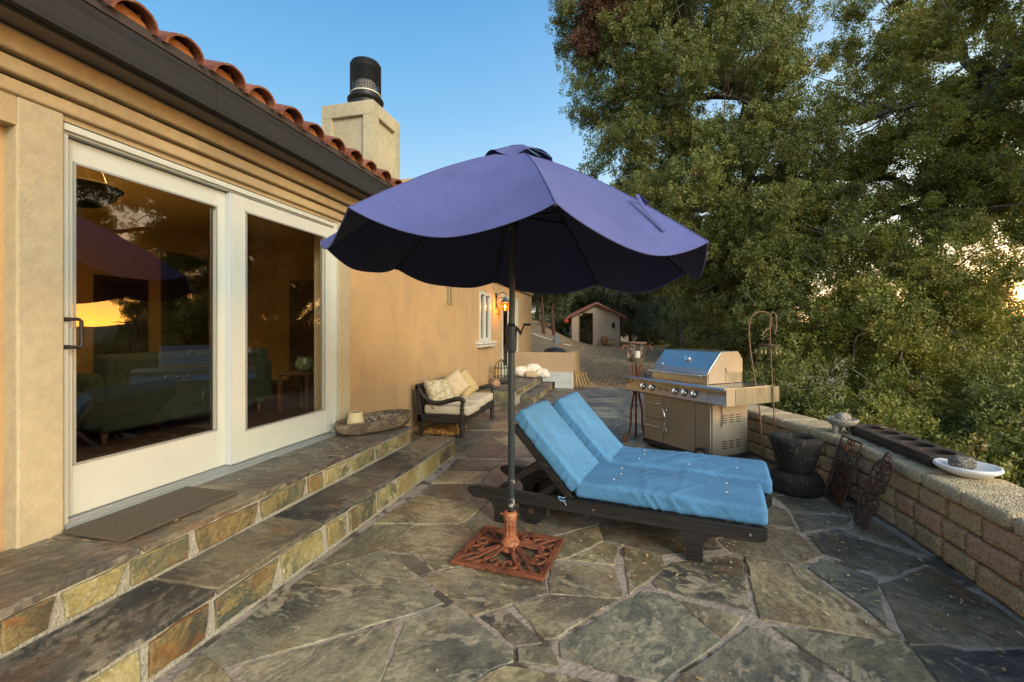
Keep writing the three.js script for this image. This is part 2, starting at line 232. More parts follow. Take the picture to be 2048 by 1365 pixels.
M.steel = mat([0.60, 0.60, 0.58], 0.46, { metalness: 1, roughnessMap: gray(512, 0.5, (u, v) => 0.75 + 0.5 * (fbm(u * 3, v * 160, 3, 160, 3, 62) - 0.5) + 0.5 * (fbm(u * 7, v * 7, 7, 7, 4, 63) - 0.5)), map: tex(256, 0.8, (u, v) => { const k = 0.9 + 0.2 * (fbm(u * 3, v * 90, 3, 90, 3, 64) - 0.5) + 0.2 * (fbm(u * 5, v * 5, 5, 5, 4, 65) - 0.5); return [k, k * 0.99, k * 0.96]; }) });
M.panelSteel = mat([0.42, 0.41, 0.37], 0.52, { metalness: 0.8, map: tex(256, 1.0, (u, v) => { const k = 0.86 + 0.3 * (fbm(u * 4, v * 3, 4, 3, 5, 66) - 0.5); return [k, k * 0.98, k * 0.92]; }) });
M.chrome = mat([0.75, 0.74, 0.70], 0.16, { metalness: 1 });
M.greenSteel = mat([0.30, 0.32, 0.27], 0.45, { metalness: 0.8, map: tex(256, 0.8, (u, v) => { const k = 0.8 + 0.5 * (fbm(u * 20, v * 3, 20, 3, 4, 67) - 0.4); return [k, k, k]; }) });
M.black = mat([0.012, 0.012, 0.012], 0.5); M.rubber = mat([0.02, 0.02, 0.021], 0.7); M.bronze = mat([0.035, 0.03, 0.027], 0.42, { metalness: 0.4 });
M.pole = mat([0.032, 0.042, 0.05], 0.38, { metalness: 0.3 }); M.poleGrey = mat([0.06, 0.062, 0.06], 0.45, { metalness: 0.3 }); M.scuff = mat([0.4, 0.4, 0.38], 0.6, { map: tex(128, 0.12, (u, v) => { const n = smooth(0.45, 0.55, fbm(u * 9, v * 9, 9, 9, 4, 68)); return [lerp(0.06, 0.9, n), lerp(0.07, 0.9, n), lerp(0.08, 0.86, n)]; }) });
const weaveB = gray(256, 0.06, (u, v) => 0.5 + 0.25 * Math.sin(u * 2 * Math.PI * 24) + 0.25 * Math.sin(v * 2 * Math.PI * 24));
const cloth = (c, seed, amt = 0.16) => mat([1, 1, 1], 0.95, { map: tex(512, 1.3, (u, v) => { const k = 1 + amt * 2 * (fbm(u * 6, v * 6, 6, 6, 5, seed) - 0.5) + amt * 1.4 * (fbm(u * 110, v * 110, 110, 110, 2, seed + 5) - 0.5); return [c[0] * k, c[1] * k, c[2] * k]; }), bumpMap: weaveB, bumpScale: 0.0008 });
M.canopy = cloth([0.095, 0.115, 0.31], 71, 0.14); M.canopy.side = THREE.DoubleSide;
M.navy = cloth([0.022, 0.024, 0.06], 171, 0.09); M.navy.side = THREE.DoubleSide;  // darker cloth: shade beneath the canopy put into the colour
M.blue = cloth([0.085, 0.255, 0.47], 72, 0.22); M.piping = cloth([0.28, 0.45, 0.72], 73);
M.cream = cloth([0.55, 0.49, 0.36], 74, 0.2); M.linen = cloth([0.50, 0.40, 0.25], 75, 0.15); M.straw = cloth([0.46, 0.36, 0.17], 76, 0.15); M.canvas = cloth([0.72, 0.68, 0.58], 77, 0.15);
M.damask = mat([1, 1, 1], 0.95, { map: tex(512, 0.3, (u, v) => { const n = smooth(0.47, 0.53, fbm(u * 9 + 0.6 * vn(u * 6, v * 6, 6, 6, 81), v * 9, 9, 9, 3, 80)); return mix3([0.38, 0.33, 0.19], [0.56, 0.50, 0.33], n); }), bumpMap: weaveB, bumpScale: 0.0008 });
M.sofa = cloth([0.022, 0.034, 0.022], 82);
M.mat = mat([1, 1, 1], 0.98, { map: tex(512, 0.5, (u, v) => { const n = vn(u * 190, v * 190, 190, 190, 84), k = 0.5 + n * 0.9; return [0.115 * k, 0.098 * k, 0.07 * k]; }), bumpMap: gray(512, 0.5, (u, v) => vn(u * 190, v * 190, 190, 190, 84)), bumpScale: 0.006 });
const agg = (c, seed) => mat([1, 1, 1], 0.95, { map: tex(512, 0.6, (u, v) => { const n = fbm(u * 75, v * 75, 75, 75, 2, seed), b = fbm(u * 5, v * 5, 5, 5, 4, seed + 3), w = smooth(0.68, 0.76, vn(u * 120, v * 120, 120, 120, seed + 6)); const k = 0.5 + 0.75 * n + 0.4 * (b - 0.5); return mix3([c[0] * k, c[1] * k, c[2] * k], [0.5, 0.46, 0.36], w * 0.5); }), bumpMap: gray(512, 0.6, (u, v) => fbm(u * 75, v * 75, 75, 75, 2, seed)), bumpScale: 0.012 });
M.blocks = [agg([0.53, 0.39, 0.205], 110), agg([0.53, 0.335, 0.20], 120), agg([0.45, 0.35, 0.215], 130)]; M.cap = agg([0.56, 0.46, 0.285], 140);
M.core = mat([0.06, 0.05, 0.04], 1);
M.blackStone = mat([1, 1, 1], 0.85, { map: tex(512, 0.7, (u, v) => { const n = fbm(u * 8, v * 8, 8, 8, 5, 150), p = smooth(0.70, 0.74, fbm(u * 40, v * 22, 40, 22, 3, 152)); return mix3(mix3([0.008, 0.007, 0.007], [0.022, 0.02, 0.018], n), [0.13, 0.115, 0.09], p * 0.4); }), bumpMap: gray(512, 0.4, (u, v) => fbm(u * 40, v * 40, 40, 40, 4, 153)), bumpScale: 0.008 });
M.lava = agg([0.36, 0.34, 0.29], 160); M.cobble = agg([0.12, 0.11, 0.10], 165); M.whiteBowl = mat([1, 1, 1], 0.6, { map: tex(256, 0.4, (u, v) => { const k = 0.9 + 0.2 * (fbm(u * 9, v * 9, 9, 9, 4, 170) - 0.5); return [0.74 * k, 0.77 * k, 0.78 * k]; }) });
M.basin = mat([1, 1, 1], 0.9, { map: tex(512, 0.7, (u, v) => { const n = fbm(u * 7, v * 7, 7, 7, 5, 180), s = fbm(u * 5, v * 30, 5, 30, 4, 182); return mix3(mix3([0.10, 0.075, 0.05], [0.22, 0.175, 0.115], smooth(0.35, 0.65, n)), [0.06, 0.04, 0.027], 0.7 * smooth(0.52, 0.72, s * 0.6 + n * 0.4)); }), bumpMap: gray(512, 0.35, (u, v) => fbm(u * 30, v * 30, 30, 30, 4, 183)), bumpScale: 0.012 });
M.potCream = mat([0.62, 0.53, 0.30], 0.7); M.soil = mat([0.13, 0.095, 0.06], 1); M.pebble = mat([0.30, 0.22, 0.15], 0.9);
M.terracotta = mat([1, 1, 1], 0.75, { map: tex(512, 0.6, (u, v) => { const n = fbm(u * 8, v * 8, 8, 8, 5, 190); return mix3([0.20, 0.082, 0.035], [0.33, 0.15, 0.07], n); }) });
M.clay = mat([1, 1, 1], 0.85, { map: tex(256, 0.5, (u, v) => mix3([0.14, 0.08, 0.045], [0.33, 0.21, 0.12], smooth(0.35, 0.65, fbm(u * 6, v * 6, 6, 6, 5, 195)))) });
const tileTex = (a, b, seed) => tex(512, 0.9, (u, v) => { const n = fbm(u * 6, v * 6, 6, 6, 5, seed), p = smooth(0.68, 0.75, fbm(u * 30, v * 30, 30, 30, 3, seed + 3)); return mix3(mix3(a, b, n), [0.34, 0.28, 0.2], p * 0.5); });
M.tiles = [mat([1, 1, 1], 0.6, { map: tileTex([0.15, 0.05, 0.026], [0.27, 0.10, 0.055], 200), side: THREE.DoubleSide }), mat([1, 1, 1], 0.6, { map: tileTex([0.19, 0.065, 0.03], [0.32, 0.13, 0.065], 210), side: THREE.DoubleSide })];
M.stop = mat([1, 1, 1], 0.9, { map: tileTex([0.30, 0.10, 0.028], [0.44, 0.17, 0.05], 220) });
M.felt = mat([0.05, 0.04, 0.035], 0.95);
M.paintBoard = mat([1, 1, 1], 0.7, { map: tex(256, 1, (u, v) => { const k = 0.9 + 0.25 * (fbm(u * 5, v * 12, 5, 12, 4, 230) - 0.5); return [0.50 * k, 0.56 * k, 0.55 * k]; }) });
M.plaster = stucco([0.55, 0.37, 0.14], 240, 0.1); M.ceiling = mat([0.40, 0.30, 0.17], 0.9); M.floorIn = mat([0.05, 0.03, 0.02], 0.5); M.rug = cloth([0.17, 0.17, 0.12], 245);
M.doorDark = mat([0.03, 0.019, 0.011], 0.5);
M.bark = mat([1, 1, 1], 0.95, { map: tex(512, 0.8, (u, v) => { const n = fbm(u * 14, v * 5, 14, 5, 5, 250); return mix3([0.05, 0.042, 0.032], [0.17, 0.145, 0.115], smooth(0.35, 0.65, n)); }), bumpMap: gray(512, 0.8, (u, v) => fbm(u * 14, v * 5, 14, 5, 5, 250)), bumpScale: 0.05 });
M.twig = mat([0.20, 0.17, 0.135], 0.9); M.redBark = mat([0.13, 0.055, 0.03], 0.9);
const leafM = (t) => new THREE.MeshPhysicalMaterial({ color: col(1, 1, 1), roughness: 0.5, transmission: t, thickness: 0, ior: 1.4, side: THREE.DoubleSide, vertexColors: false });
M.leaf = new THREE.MeshStandardMaterial({ color: col(1, 1, 1), roughness: 0.45, side: THREE.DoubleSide });
M.yard = mat([1, 1, 1], 1, { vertexColors: true, map: tex(1024, 3.2, (u, v) => { const b = fbm(u * 5, v * 5, 5, 5, 5, 260), c1 = vn(u * 150, v * 220, 150, 220, 262), c2 = vn(u * 310, v * 260, 310, 260, 263), n = smooth(0.45, 0.75, c1 * 0.55 + c2 * 0.45); let c = mix3([0.30, 0.20, 0.105], [0.70, 0.52, 0.29], n); return mix3(c, [0.36, 0.26, 0.15], smooth(0.5, 0.7, b) * 0.6); }), bumpMap: gray(512, 1.6, (u, v) => fbm(u * 90, v * 90, 90, 90, 3, 265)), bumpScale: 0.04 });
const FLAGS = [[-1.78,-2.25,-1.48,-2.62,-1.47,-2.97,-1.76,-2.92],
[-1.47,-2.61,-1.46,-2.97,-1.13,-3.07,-0.97,-2.93,-0.74,-2.88,-0.55,-2.96,-0.44,-2.77,-0.97,-2.52,-1.06,-2.46,-1.24,-2.6,-1.41,-2.6],
[-1.42,-2.56,-1.26,-2.58,-1.09,-2.44,-1.13,-2.38],
[-1.79,-1.59,-1.77,-2.24,-1.48,-2.59,-0.9,-2.17,-1.05,-2.02,-1.61,-1.53],
[-1.54,-1.55,-1.07,-1.96,-1.01,-1.86,-0.95,-1.61,-0.85,-1.39,-1.15,-1.31],
[-1.79,-1.57,-1.59,-1.51,-1.17,-1.31,-1.68,-1.18],
[-1.02,-1.98,-0.85,-2.16,-0.74,-2.1,-0.48,-1.93,-0.46,-1.86,-0.53,-1.8,-0.61,-1.7,-0.66,-1.43,-0.84,-1.39,-0.93,-1.61],
[-1.11,-2.37,-1.05,-2.43,-0.96,-2.5,-0.44,-2.74,-0.43,-2.5,-0.4,-2.38,-0.57,-2.24,-0.71,-2.11,-0.86,-2.2],
[-0.68,-2.11,-0.58,-2.2,-0.36,-2.0,-0.46,-1.95],
[-0.54,-2.24,-0.38,-2.36,-0.03,-2.41,-0.3,-2.04,-0.35,-2.03],
[-0.45,-1.93,-0.32,-1.98,-0.26,-1.87,-0.43,-1.86],
[-0.48,-1.82,-0.25,-1.83,-0.11,-1.82,0.14,-1.63,-0.64,-1.44,-0.58,-1.7],
[-0.28,-2.02,0.1,-2.53,0.23,-2.53,0.43,-2.21,0.15,-1.89,-0.09,-1.9,-0.26,-1.93],
[0.27,-2.5,0.57,-2.42,0.44,-2.23],
[0.16,-2.63,0.28,-2.88,0.71,-3.08,0.62,-2.48,0.18,-2.57],
[0.0,-3.02,0.23,-2.94,0.24,-2.81,0.03,-2.48],
[-0.31,-2.78,-0.12,-3.04,-0.04,-3.03,-0.05,-2.77],
[-0.38,-2.72,-0.05,-2.74,-0.01,-2.46,-0.03,-2.43,-0.38,-2.38,-0.41,-2.5,-0.42,-2.72],
[-0.54,-2.97,-0.18,-3.27,-0.13,-3.07,-0.33,-2.8,-0.4,-2.75],
[-0.17,-3.29,-0.02,-3.61,0.56,-3.67,0.6,-3.28,0.61,-3.12,0.24,-2.96,0.0,-3.05,-0.12,-3.08],
[0.62,-3.28,1.01,-3.55,1.17,-3.55,1.22,-3.22,1.02,-3.05,0.74,-3.09,0.67,-3.12],
[0.74,-3.06,1.02,-3.03,1.16,-2.61,1.22,-2.49,1.23,-2.41,1.13,-2.39,0.67,-2.42,0.65,-2.43],
[1.06,-3.0,1.19,-3.15,1.39,-2.98,1.22,-2.51,1.2,-2.63],
[1.25,-3.51,1.47,-3.65,1.53,-3.56,1.79,-3.27,1.49,-3.03,1.23,-3.23],
[1.38,-2.91,1.48,-2.98,1.77,-3.21,1.85,-2.81,1.86,-2.67,1.78,-2.51,1.25,-2.39,1.28,-2.53],
[1.79,-3.9,1.84,-3.37,1.65,-3.52,1.57,-3.63,1.72,-3.94],
[1.26,-3.9,1.66,-3.9,1.55,-3.72,1.22,-3.55],
[1.27,-4.26,1.61,-4.24,1.73,-3.98,1.27,-3.94],
[1.14,-4.11,1.23,-3.92,1.2,-3.6,1.01,-3.6],
[0.69,-2.36,1.21,-2.39,1.23,-2.35,1.21,-2.15,1.19,-1.89,0.97,-1.84,0.9,-2.07],
[0.58,-2.35,0.61,-2.32,0.83,-2.05,0.92,-1.82,-0.05,-1.58,0.19,-1.89,0.44,-2.18],
[1.25,-2.35,1.37,-2.36,1.45,-2.21,1.43,-1.95,1.23,-1.9,1.23,-2.15],
[1.38,-2.36,1.75,-2.48,1.78,-2.25,1.73,-2.02,1.46,-1.96,1.47,-2.21],
[-1.78,-4.65,-1.27,-4.72,-1.3,-4.35,-1.73,-4.24],
[-1.73,-4.21,-1.3,-4.31,-1.28,-3.98,-1.72,-3.84],
[-1.72,-3.81,-1.27,-3.95,-1.08,-3.51,-1.24,-3.54,-1.52,-3.52,-1.69,-3.58],
[-1.7,-3.55,-1.51,-3.5,-1.24,-3.51,-1.08,-3.48,-1.14,-3.09,-1.76,-2.94,-1.74,-3.28],
[-1.26,-4.74,-0.68,-4.94,-0.69,-4.04,-0.54,-3.39,-0.82,-3.29,-1.07,-3.51,-1.27,-3.98,-1.29,-4.33],
[-0.66,-4.95,0.02,-5.12,-0.08,-4.34,-0.69,-4.06],
[0.03,-5.12,0.75,-5.3,0.58,-4.4,-0.06,-4.34],
[0.78,-5.3,1.46,-5.47,1.33,-4.68,0.6,-4.41],
[1.48,-5.48,2.15,-5.64,2.07,-4.87,1.67,-4.31,1.29,-4.3,1.33,-4.66],
[-0.68,-4.03,-0.08,-4.31,-0.03,-3.63,-0.18,-3.31,-0.54,-3.0,-0.81,-3.27,-0.54,-3.4],
[-0.07,-4.31,0.58,-4.37,0.56,-3.69,-0.01,-3.63],
[0.6,-4.38,1.32,-4.66,1.27,-4.28,1.14,-4.12,1.0,-3.57,0.61,-3.3,0.57,-3.68],
[-1.06,-3.49,-0.82,-3.27,-0.54,-2.98,-0.75,-2.9,-0.97,-2.94,-1.12,-3.08]];
// ---------------------------------------------------------------- the lie of the land
const WALL_PATH = new THREE.CatmullRomCurve3([[1.88, 0, 1.4], [1.88, 0, 0], [1.88, 0, -1.5], [1.88, 0, -3.0], [1.87, 0, -3.8], [1.82, 0, -4.35], [1.70, 0, -4.85], [1.53, 0, -5.35], [1.33, 0, -5.85], [1.1, 0, -6.35]].map((p) => V(...p)));
function ground(x, z) {
  const n = (fbm(x * 0.7 + 50, z * 0.7 + 50, 999, 999, 4, 301) - 0.5) * 0.14 + (fbm(x * 2.6 + 50, z * 2.6 + 50, 9999, 9999, 3, 305) - 0.5) * 0.05;
  const r = Math.hypot(x, z), yard = 0.62 * smooth(10.5, 27, -z);
  const hill = (1.75 * smooth(-1.2, -7, x) + 0.14 * clamp(-x - 6, 0, 40)) * smooth(12.5, 22, -z) * smooth(300, 60, r);
  const edge = z > -7 ? 2.15 : 2.15 + 0.05 * smooth(-7, -12, z) + Math.max(0, (-z - 12) * 0.05);
  const out = Math.max(0, x - edge), drop = -1.6 * smooth(0, 2.2, out) - 0.32 * Math.min(out, 60) - 0.09 * clamp(out - 60, 0, 700);
  let y = -0.075 + yard + hill + drop + n * smooth(-10.9, -12.5, z) + n * smooth(0, 1, out);
  const az = Math.atan2(x, -z), far = smooth(1500, 3200, r);                    // low hills across the valley
  if (far > 0) y += far * (110 + (fbm(az * 9 + 40, r * 0.0008, 999, 999, 5, 310) - 0.5) * 110);
  return y;
}
{
  const P = [], I = [], NA = 300, radii = [0]; let r = 0.6; while (r < 5200) { radii.push(r); r += Math.max(0.35, r * 0.045); }
  const L = radii.length;
  for (let j = 0; j < L; j++) for (let i = 0; i < NA; i++) { const a = i / NA * 2 * Math.PI, x = radii[j] * Math.sin(a) + 0.3, z = -radii[j] * Math.cos(a) - 8; P.push(x, ground(x, z), z); }
  for (let j = 1; j < L; j++) for (let i = 0; i < NA; i++) { const a = (j - 1) * NA + i, b = (j - 1) * NA + (i + 1) % NA, c = j * NA + i, d = j * NA + (i + 1) % NA; I.push(a, b, c, b, d, c); }
  const g = new THREE.BufferGeometry(); g.setAttribute('position', new THREE.Float32BufferAttribute(P, 3)); g.setIndex(I); g.computeVertexNormals();
  const uv = new Float32Array(P.length / 3 * 2); for (let i = 0; i < P.length / 3; i++) { uv[i * 2] = P[i * 3]; uv[i * 2 + 1] = P[i * 3 + 2]; } g.setAttribute('uv', new THREE.BufferAttribute(uv, 2));
  const gc = new Float32Array(P.length); for (let i = 0; i < P.length / 3; i++) { const x = P[i * 3], z = P[i * 3 + 2], w = smooth(1.9, 3.0, x + 1.2 * (fbm(x * 0.9 + 9, z * 0.9 + 9, 999, 999, 3, 320) - 0.5)), f = Math.max(w, smooth(60, 140, Math.hypot(x, z))); gc[i * 3] = lerp(1, 0.34, f); gc[i * 3 + 1] = lerp(1, 0.48, f); gc[i * 3 + 2] = lerp(1, 0.42, f); }   // dry chips in the yard, dark leaf mould and scrub on the slope
  g.setAttribute('color', new THREE.BufferAttribute(gc, 3));
  single('ground', 'straw coloured gravel and dirt ground rising behind the patio', 'ground', [0, 0, 0], g, M.yard, 0, null, 'structure');
}

// ---------------------------------------------------------------- patio of flagstones
const depthOf = (x, z) => -Math.sin(YAW) * x - Math.cos(YAW) * z;
const patio = setting('patio', 'patio of large irregular slate flagstones set in pale mortar', 'patio', [0, 0, -4]);
{
  const r = rng(11), sh = [[-2.85, 2.6], [1.95, 2.6], [1.95, -4.2], [1.55, -5.35], [1.1, -6.4], [0.95, -11.3], [-2.85, -11.3]];
  const g = new THREE.ExtrudeGeometry(new THREE.Shape(sh.map((p) => new THREE.Vector2(p[0], -p[1]))), { depth: 0.06, bevelEnabled: false }); g.rotateX(-Math.PI / 2); g.translate(0, -0.069, 0);
  partW(patio, 'mortar_bed', muv(g), M.mortar);
  const S = Math.sin(YAW), C = Math.cos(YAW);
  const add = (poly, m, gap, ty) => partW(patio, 'flagstone', slab(inset(poly, gap), -0.004 + ty, 0.045, r, 0.007, 0.005), m);
  const tone = [0, 0, 2, 1, 1, 0, 1, 0, 0, 0, 0, 0, 1, 0, 0, 0, 0, 0, 0, 2, 2, 0, 1, 2, 2, 2, 2, 2, 2, 0, 1, 0, 1];
  FLAGS.forEach((f, i) => { const p = []; for (let k = 0; k < f.length; k += 2) p.push([f[k], f[k + 1]]); add(p, FLAG[(i < 33 ? tone[i] : i < 37 ? (i % 2 ? 2 : 0) : [2, 0, 2][i % 3]) * 3 + Math.floor(r() * 3)], -0.004, r() * 0.005); });
  for (const p of voronoi([-2.85, 1.95, -11.3, -3.4], [[S, C, -4.99], [0.93, 0.36, 0.25], [-1, 0, 2.83]], 0.62, r, 1.25)) add(p, r() < 0.6 ? SLATE_DARK : FLAG[3 + Math.floor(r() * 6)], 0.006, r() * 0.007);
  for (const p of voronoi([-1.83, 1.87, -2.6, 2.5], [[-S, -C, 1.51]], 0.6, r, 1.15)) add(p, FLAG[Math.floor(r() * 9)], 0.012, r() * 0.005);
}

// ---------------------------------------------------------------- the two steps along the house
function quadZ(z0, z1, x0, x1, s0 = 0, s1 = 0) { return [[x0, z0], [x1, z0 + s0], [x1, z1 + s1], [x0, z1]]; }
const faceX = new THREE.Matrix4().makeBasis(V(0, 0, 1), V(1, 0, 0), V(0, 1, 0));
function risers(parent, x, y0, y1, joints, r, toneBias = 0.7) {           // stones of one riser: irregular, mortared, slightly proud
  for (let i = 0; i < joints.length - 1; i++) {
    const a = joints[i], b = joints[i + 1], h = y1 - y0, k = () => 0.008 + r() * 0.012, sk0 = (r() - 0.5) * 0.09, sk1 = (r() - 0.5) * 0.09;
    const poly = [[a - k() + Math.min(0, sk0), y0 + k() + h * 0.04], [b + k() + Math.max(0, sk1), y0 + k() + h * 0.04], [b + k() - sk1 * 0.4, y1 - k() - h * 0.05], [(a + b) / 2, y1 - k() - h * 0.02 * r()], [a - k() + sk0 * 0.4, y1 - k() - h * 0.05]];
    const g = slab(poly, 0, 0.03, r, 0.005, 0.006); g.applyMatrix4(faceX); g.translate(x, 0, 0); partW(parent, 'riser_stone', g, RISER[r() < toneBias ? 0 : r() < 0.5 ? 1 : 2]);
  }
}
const steps = setting('terrace_steps', 'two long slate steps with mortared stone risers below the sliding door', 'steps', [-2.3, 0, -2]);
{
  const r = rng(21);
  partW(steps, 'mortar_core', span(-2.79, -2.20, -0.05, 0.365, 2.2, -4.385), M.stepMortar); partW(steps, 'mortar_core', span(-2.19, -1.835, -0.05, 0.187, 2.2, -4.735), M.stepMortar);
  const up = [2.2, 1.25, 0.35, -0.6, -1.60, -2.40, -3.19, -4.40], lo = [2.2, 1.3, 0.5, -0.3, -1.0, -1.684, -2.435, -3.36, -4.06, -4.755];
  const skew = [0, 0.03, -0.04, 0.03, -0.03, -0.17, -0.01, 0], sk2 = [0, 0.02, -0.02, 0.03, 0.02, 0, -0.015, 0.01, 0.01, 0];
  for (let i = 0; i < up.length - 1; i++) partW(steps, 'tread_stone', slab(inset(quadZ(up[i], up[i + 1], -2.785, -2.183, skew[i], skew[i + 1]), 0.008), 0.386 + r() * 0.005, 0.03, r, 0.007, 0.006), i % 3 === 1 ? SLATE[2] : SLATE_DARK);
  for (let i = 0; i < lo.length - 1; i++) partW(steps, 'tread_stone', slab(inset(quadZ(lo[i], lo[i + 1], -2.205, -1.818, sk2[i], sk2[i + 1]), 0.008), 0.206 + r() * 0.005, 0.03, r, 0.007, 0.006), i % 3 === 2 ? SLATE[2] : SLATE_DARK);
  risers(steps, -2.182, 0.21, 0.365, [2.2, 1.85, 1.5, 1.1, 0.75, 0.4, 0, -0.35, -0.75, -1.13, -1.302, -1.569, -1.869, -2.318, -2.756, -2.955, -3.317, -3.658, -4.087, -4.37], r, 0.45);
  risers(steps, -1.818, 0.0, 0.185, [2.2, 1.8, 1.4, 1.05, 0.7, 0.3, -0.1, -0.5, -0.95, -1.37, -1.655, -2.069, -2.461, -2.699, -3.09, -3.395, -3.85, -4.273, -4.72], r, 0.55);
  for (const [z, x0, x1, h] of [[-4.388, -2.78, -2.2, 0.365], [-4.738, -2.19, -1.84, 0.185]]) for (let k = 0; k < 2; k++) { const w = (x1 - x0) / 2, g = slab([[x0 + k * w + 0.01, 0.01], [x0 + k * w + w - 0.01, 0.01], [x0 + k * w + w - 0.015, h - 0.01], [x0 + k * w + 0.015, h - 0.01]], 0, 0.02, r, 0.005, 0.005); g.applyMatrix4(new THREE.Matrix4().makeBasis(V(-1, 0, 0), V(0, 0, -1), V(0, 1, 0)).scale(V(-1, 1, 1))); g.translate(0, 0, z - 0.002); partW(steps, 'riser_stone', muv(g), RISER[1]); }
}
// the porch steps at the far door
const porch = setting('porch_steps', 'two slate porch steps at the far glass door of the house', 'steps', [-2.2, 0, -9.7]);
{
  const r = rng(31);
  partW(porch, 'mortar_core', span(-2.78, -1.97, -0.05, 0.272, -8.22, -10.95), M.stepMortar); partW(porch, 'mortar_core', span(-2.30, -1.68, -0.05, 0.122, -8.62, -10.84), M.stepMortar);
  for (const [a, b] of [[-8.2, -9.1], [-9.1, -10.0], [-10.0, -10.96]]) partW(porch, 'tread_stone', slab(inset(quadZ(a, b, -2.78, -1.95), 0.006), 0.3, 0.03, r), SLATE_DARK);
  for (const [a, b] of [[-8.6, -9.4], [-9.4, -10.1], [-10.1, -10.85]]) partW(porch, 'tread_stone', slab(inset(quadZ(a, b, -1.96, -1.655), 0.006), 0.15, 0.03, r), SLATE_DARK);
  const js = (a, b, n) => Array.from({ length: n + 1 }, (_, i) => lerp(a, b, i / n));
  risers(porch, -1.955, 0.15, 0.27, js(-8.25, -10.7, 12), r, 0.3); risers(porch, -1.665, 0, 0.12, js(-8.63, -10.8, 11), r, 0.3);
  const front = (x0, x1, h, z) => { const g = slab([[x0, 0.0], [x1, 0.0], [x1, h], [x0, h]].map(([a, b]) => [-a, b]), 0, 0.02, r, 0.004, 0.004); g.applyMatrix4(new THREE.Matrix4().makeBasis(V(-1, 0, 0), V(0, 0, 1), V(0, 1, 0))); g.translate(0, 0, z); partW(porch, 'riser_stone', muv(g), RISER[1]); };
  front(-2.76, -2.38, 0.26, -8.205); front(-2.36, -1.99, 0.26, -8.205); front(-2.28, -1.69, 0.11, -8.605);
}
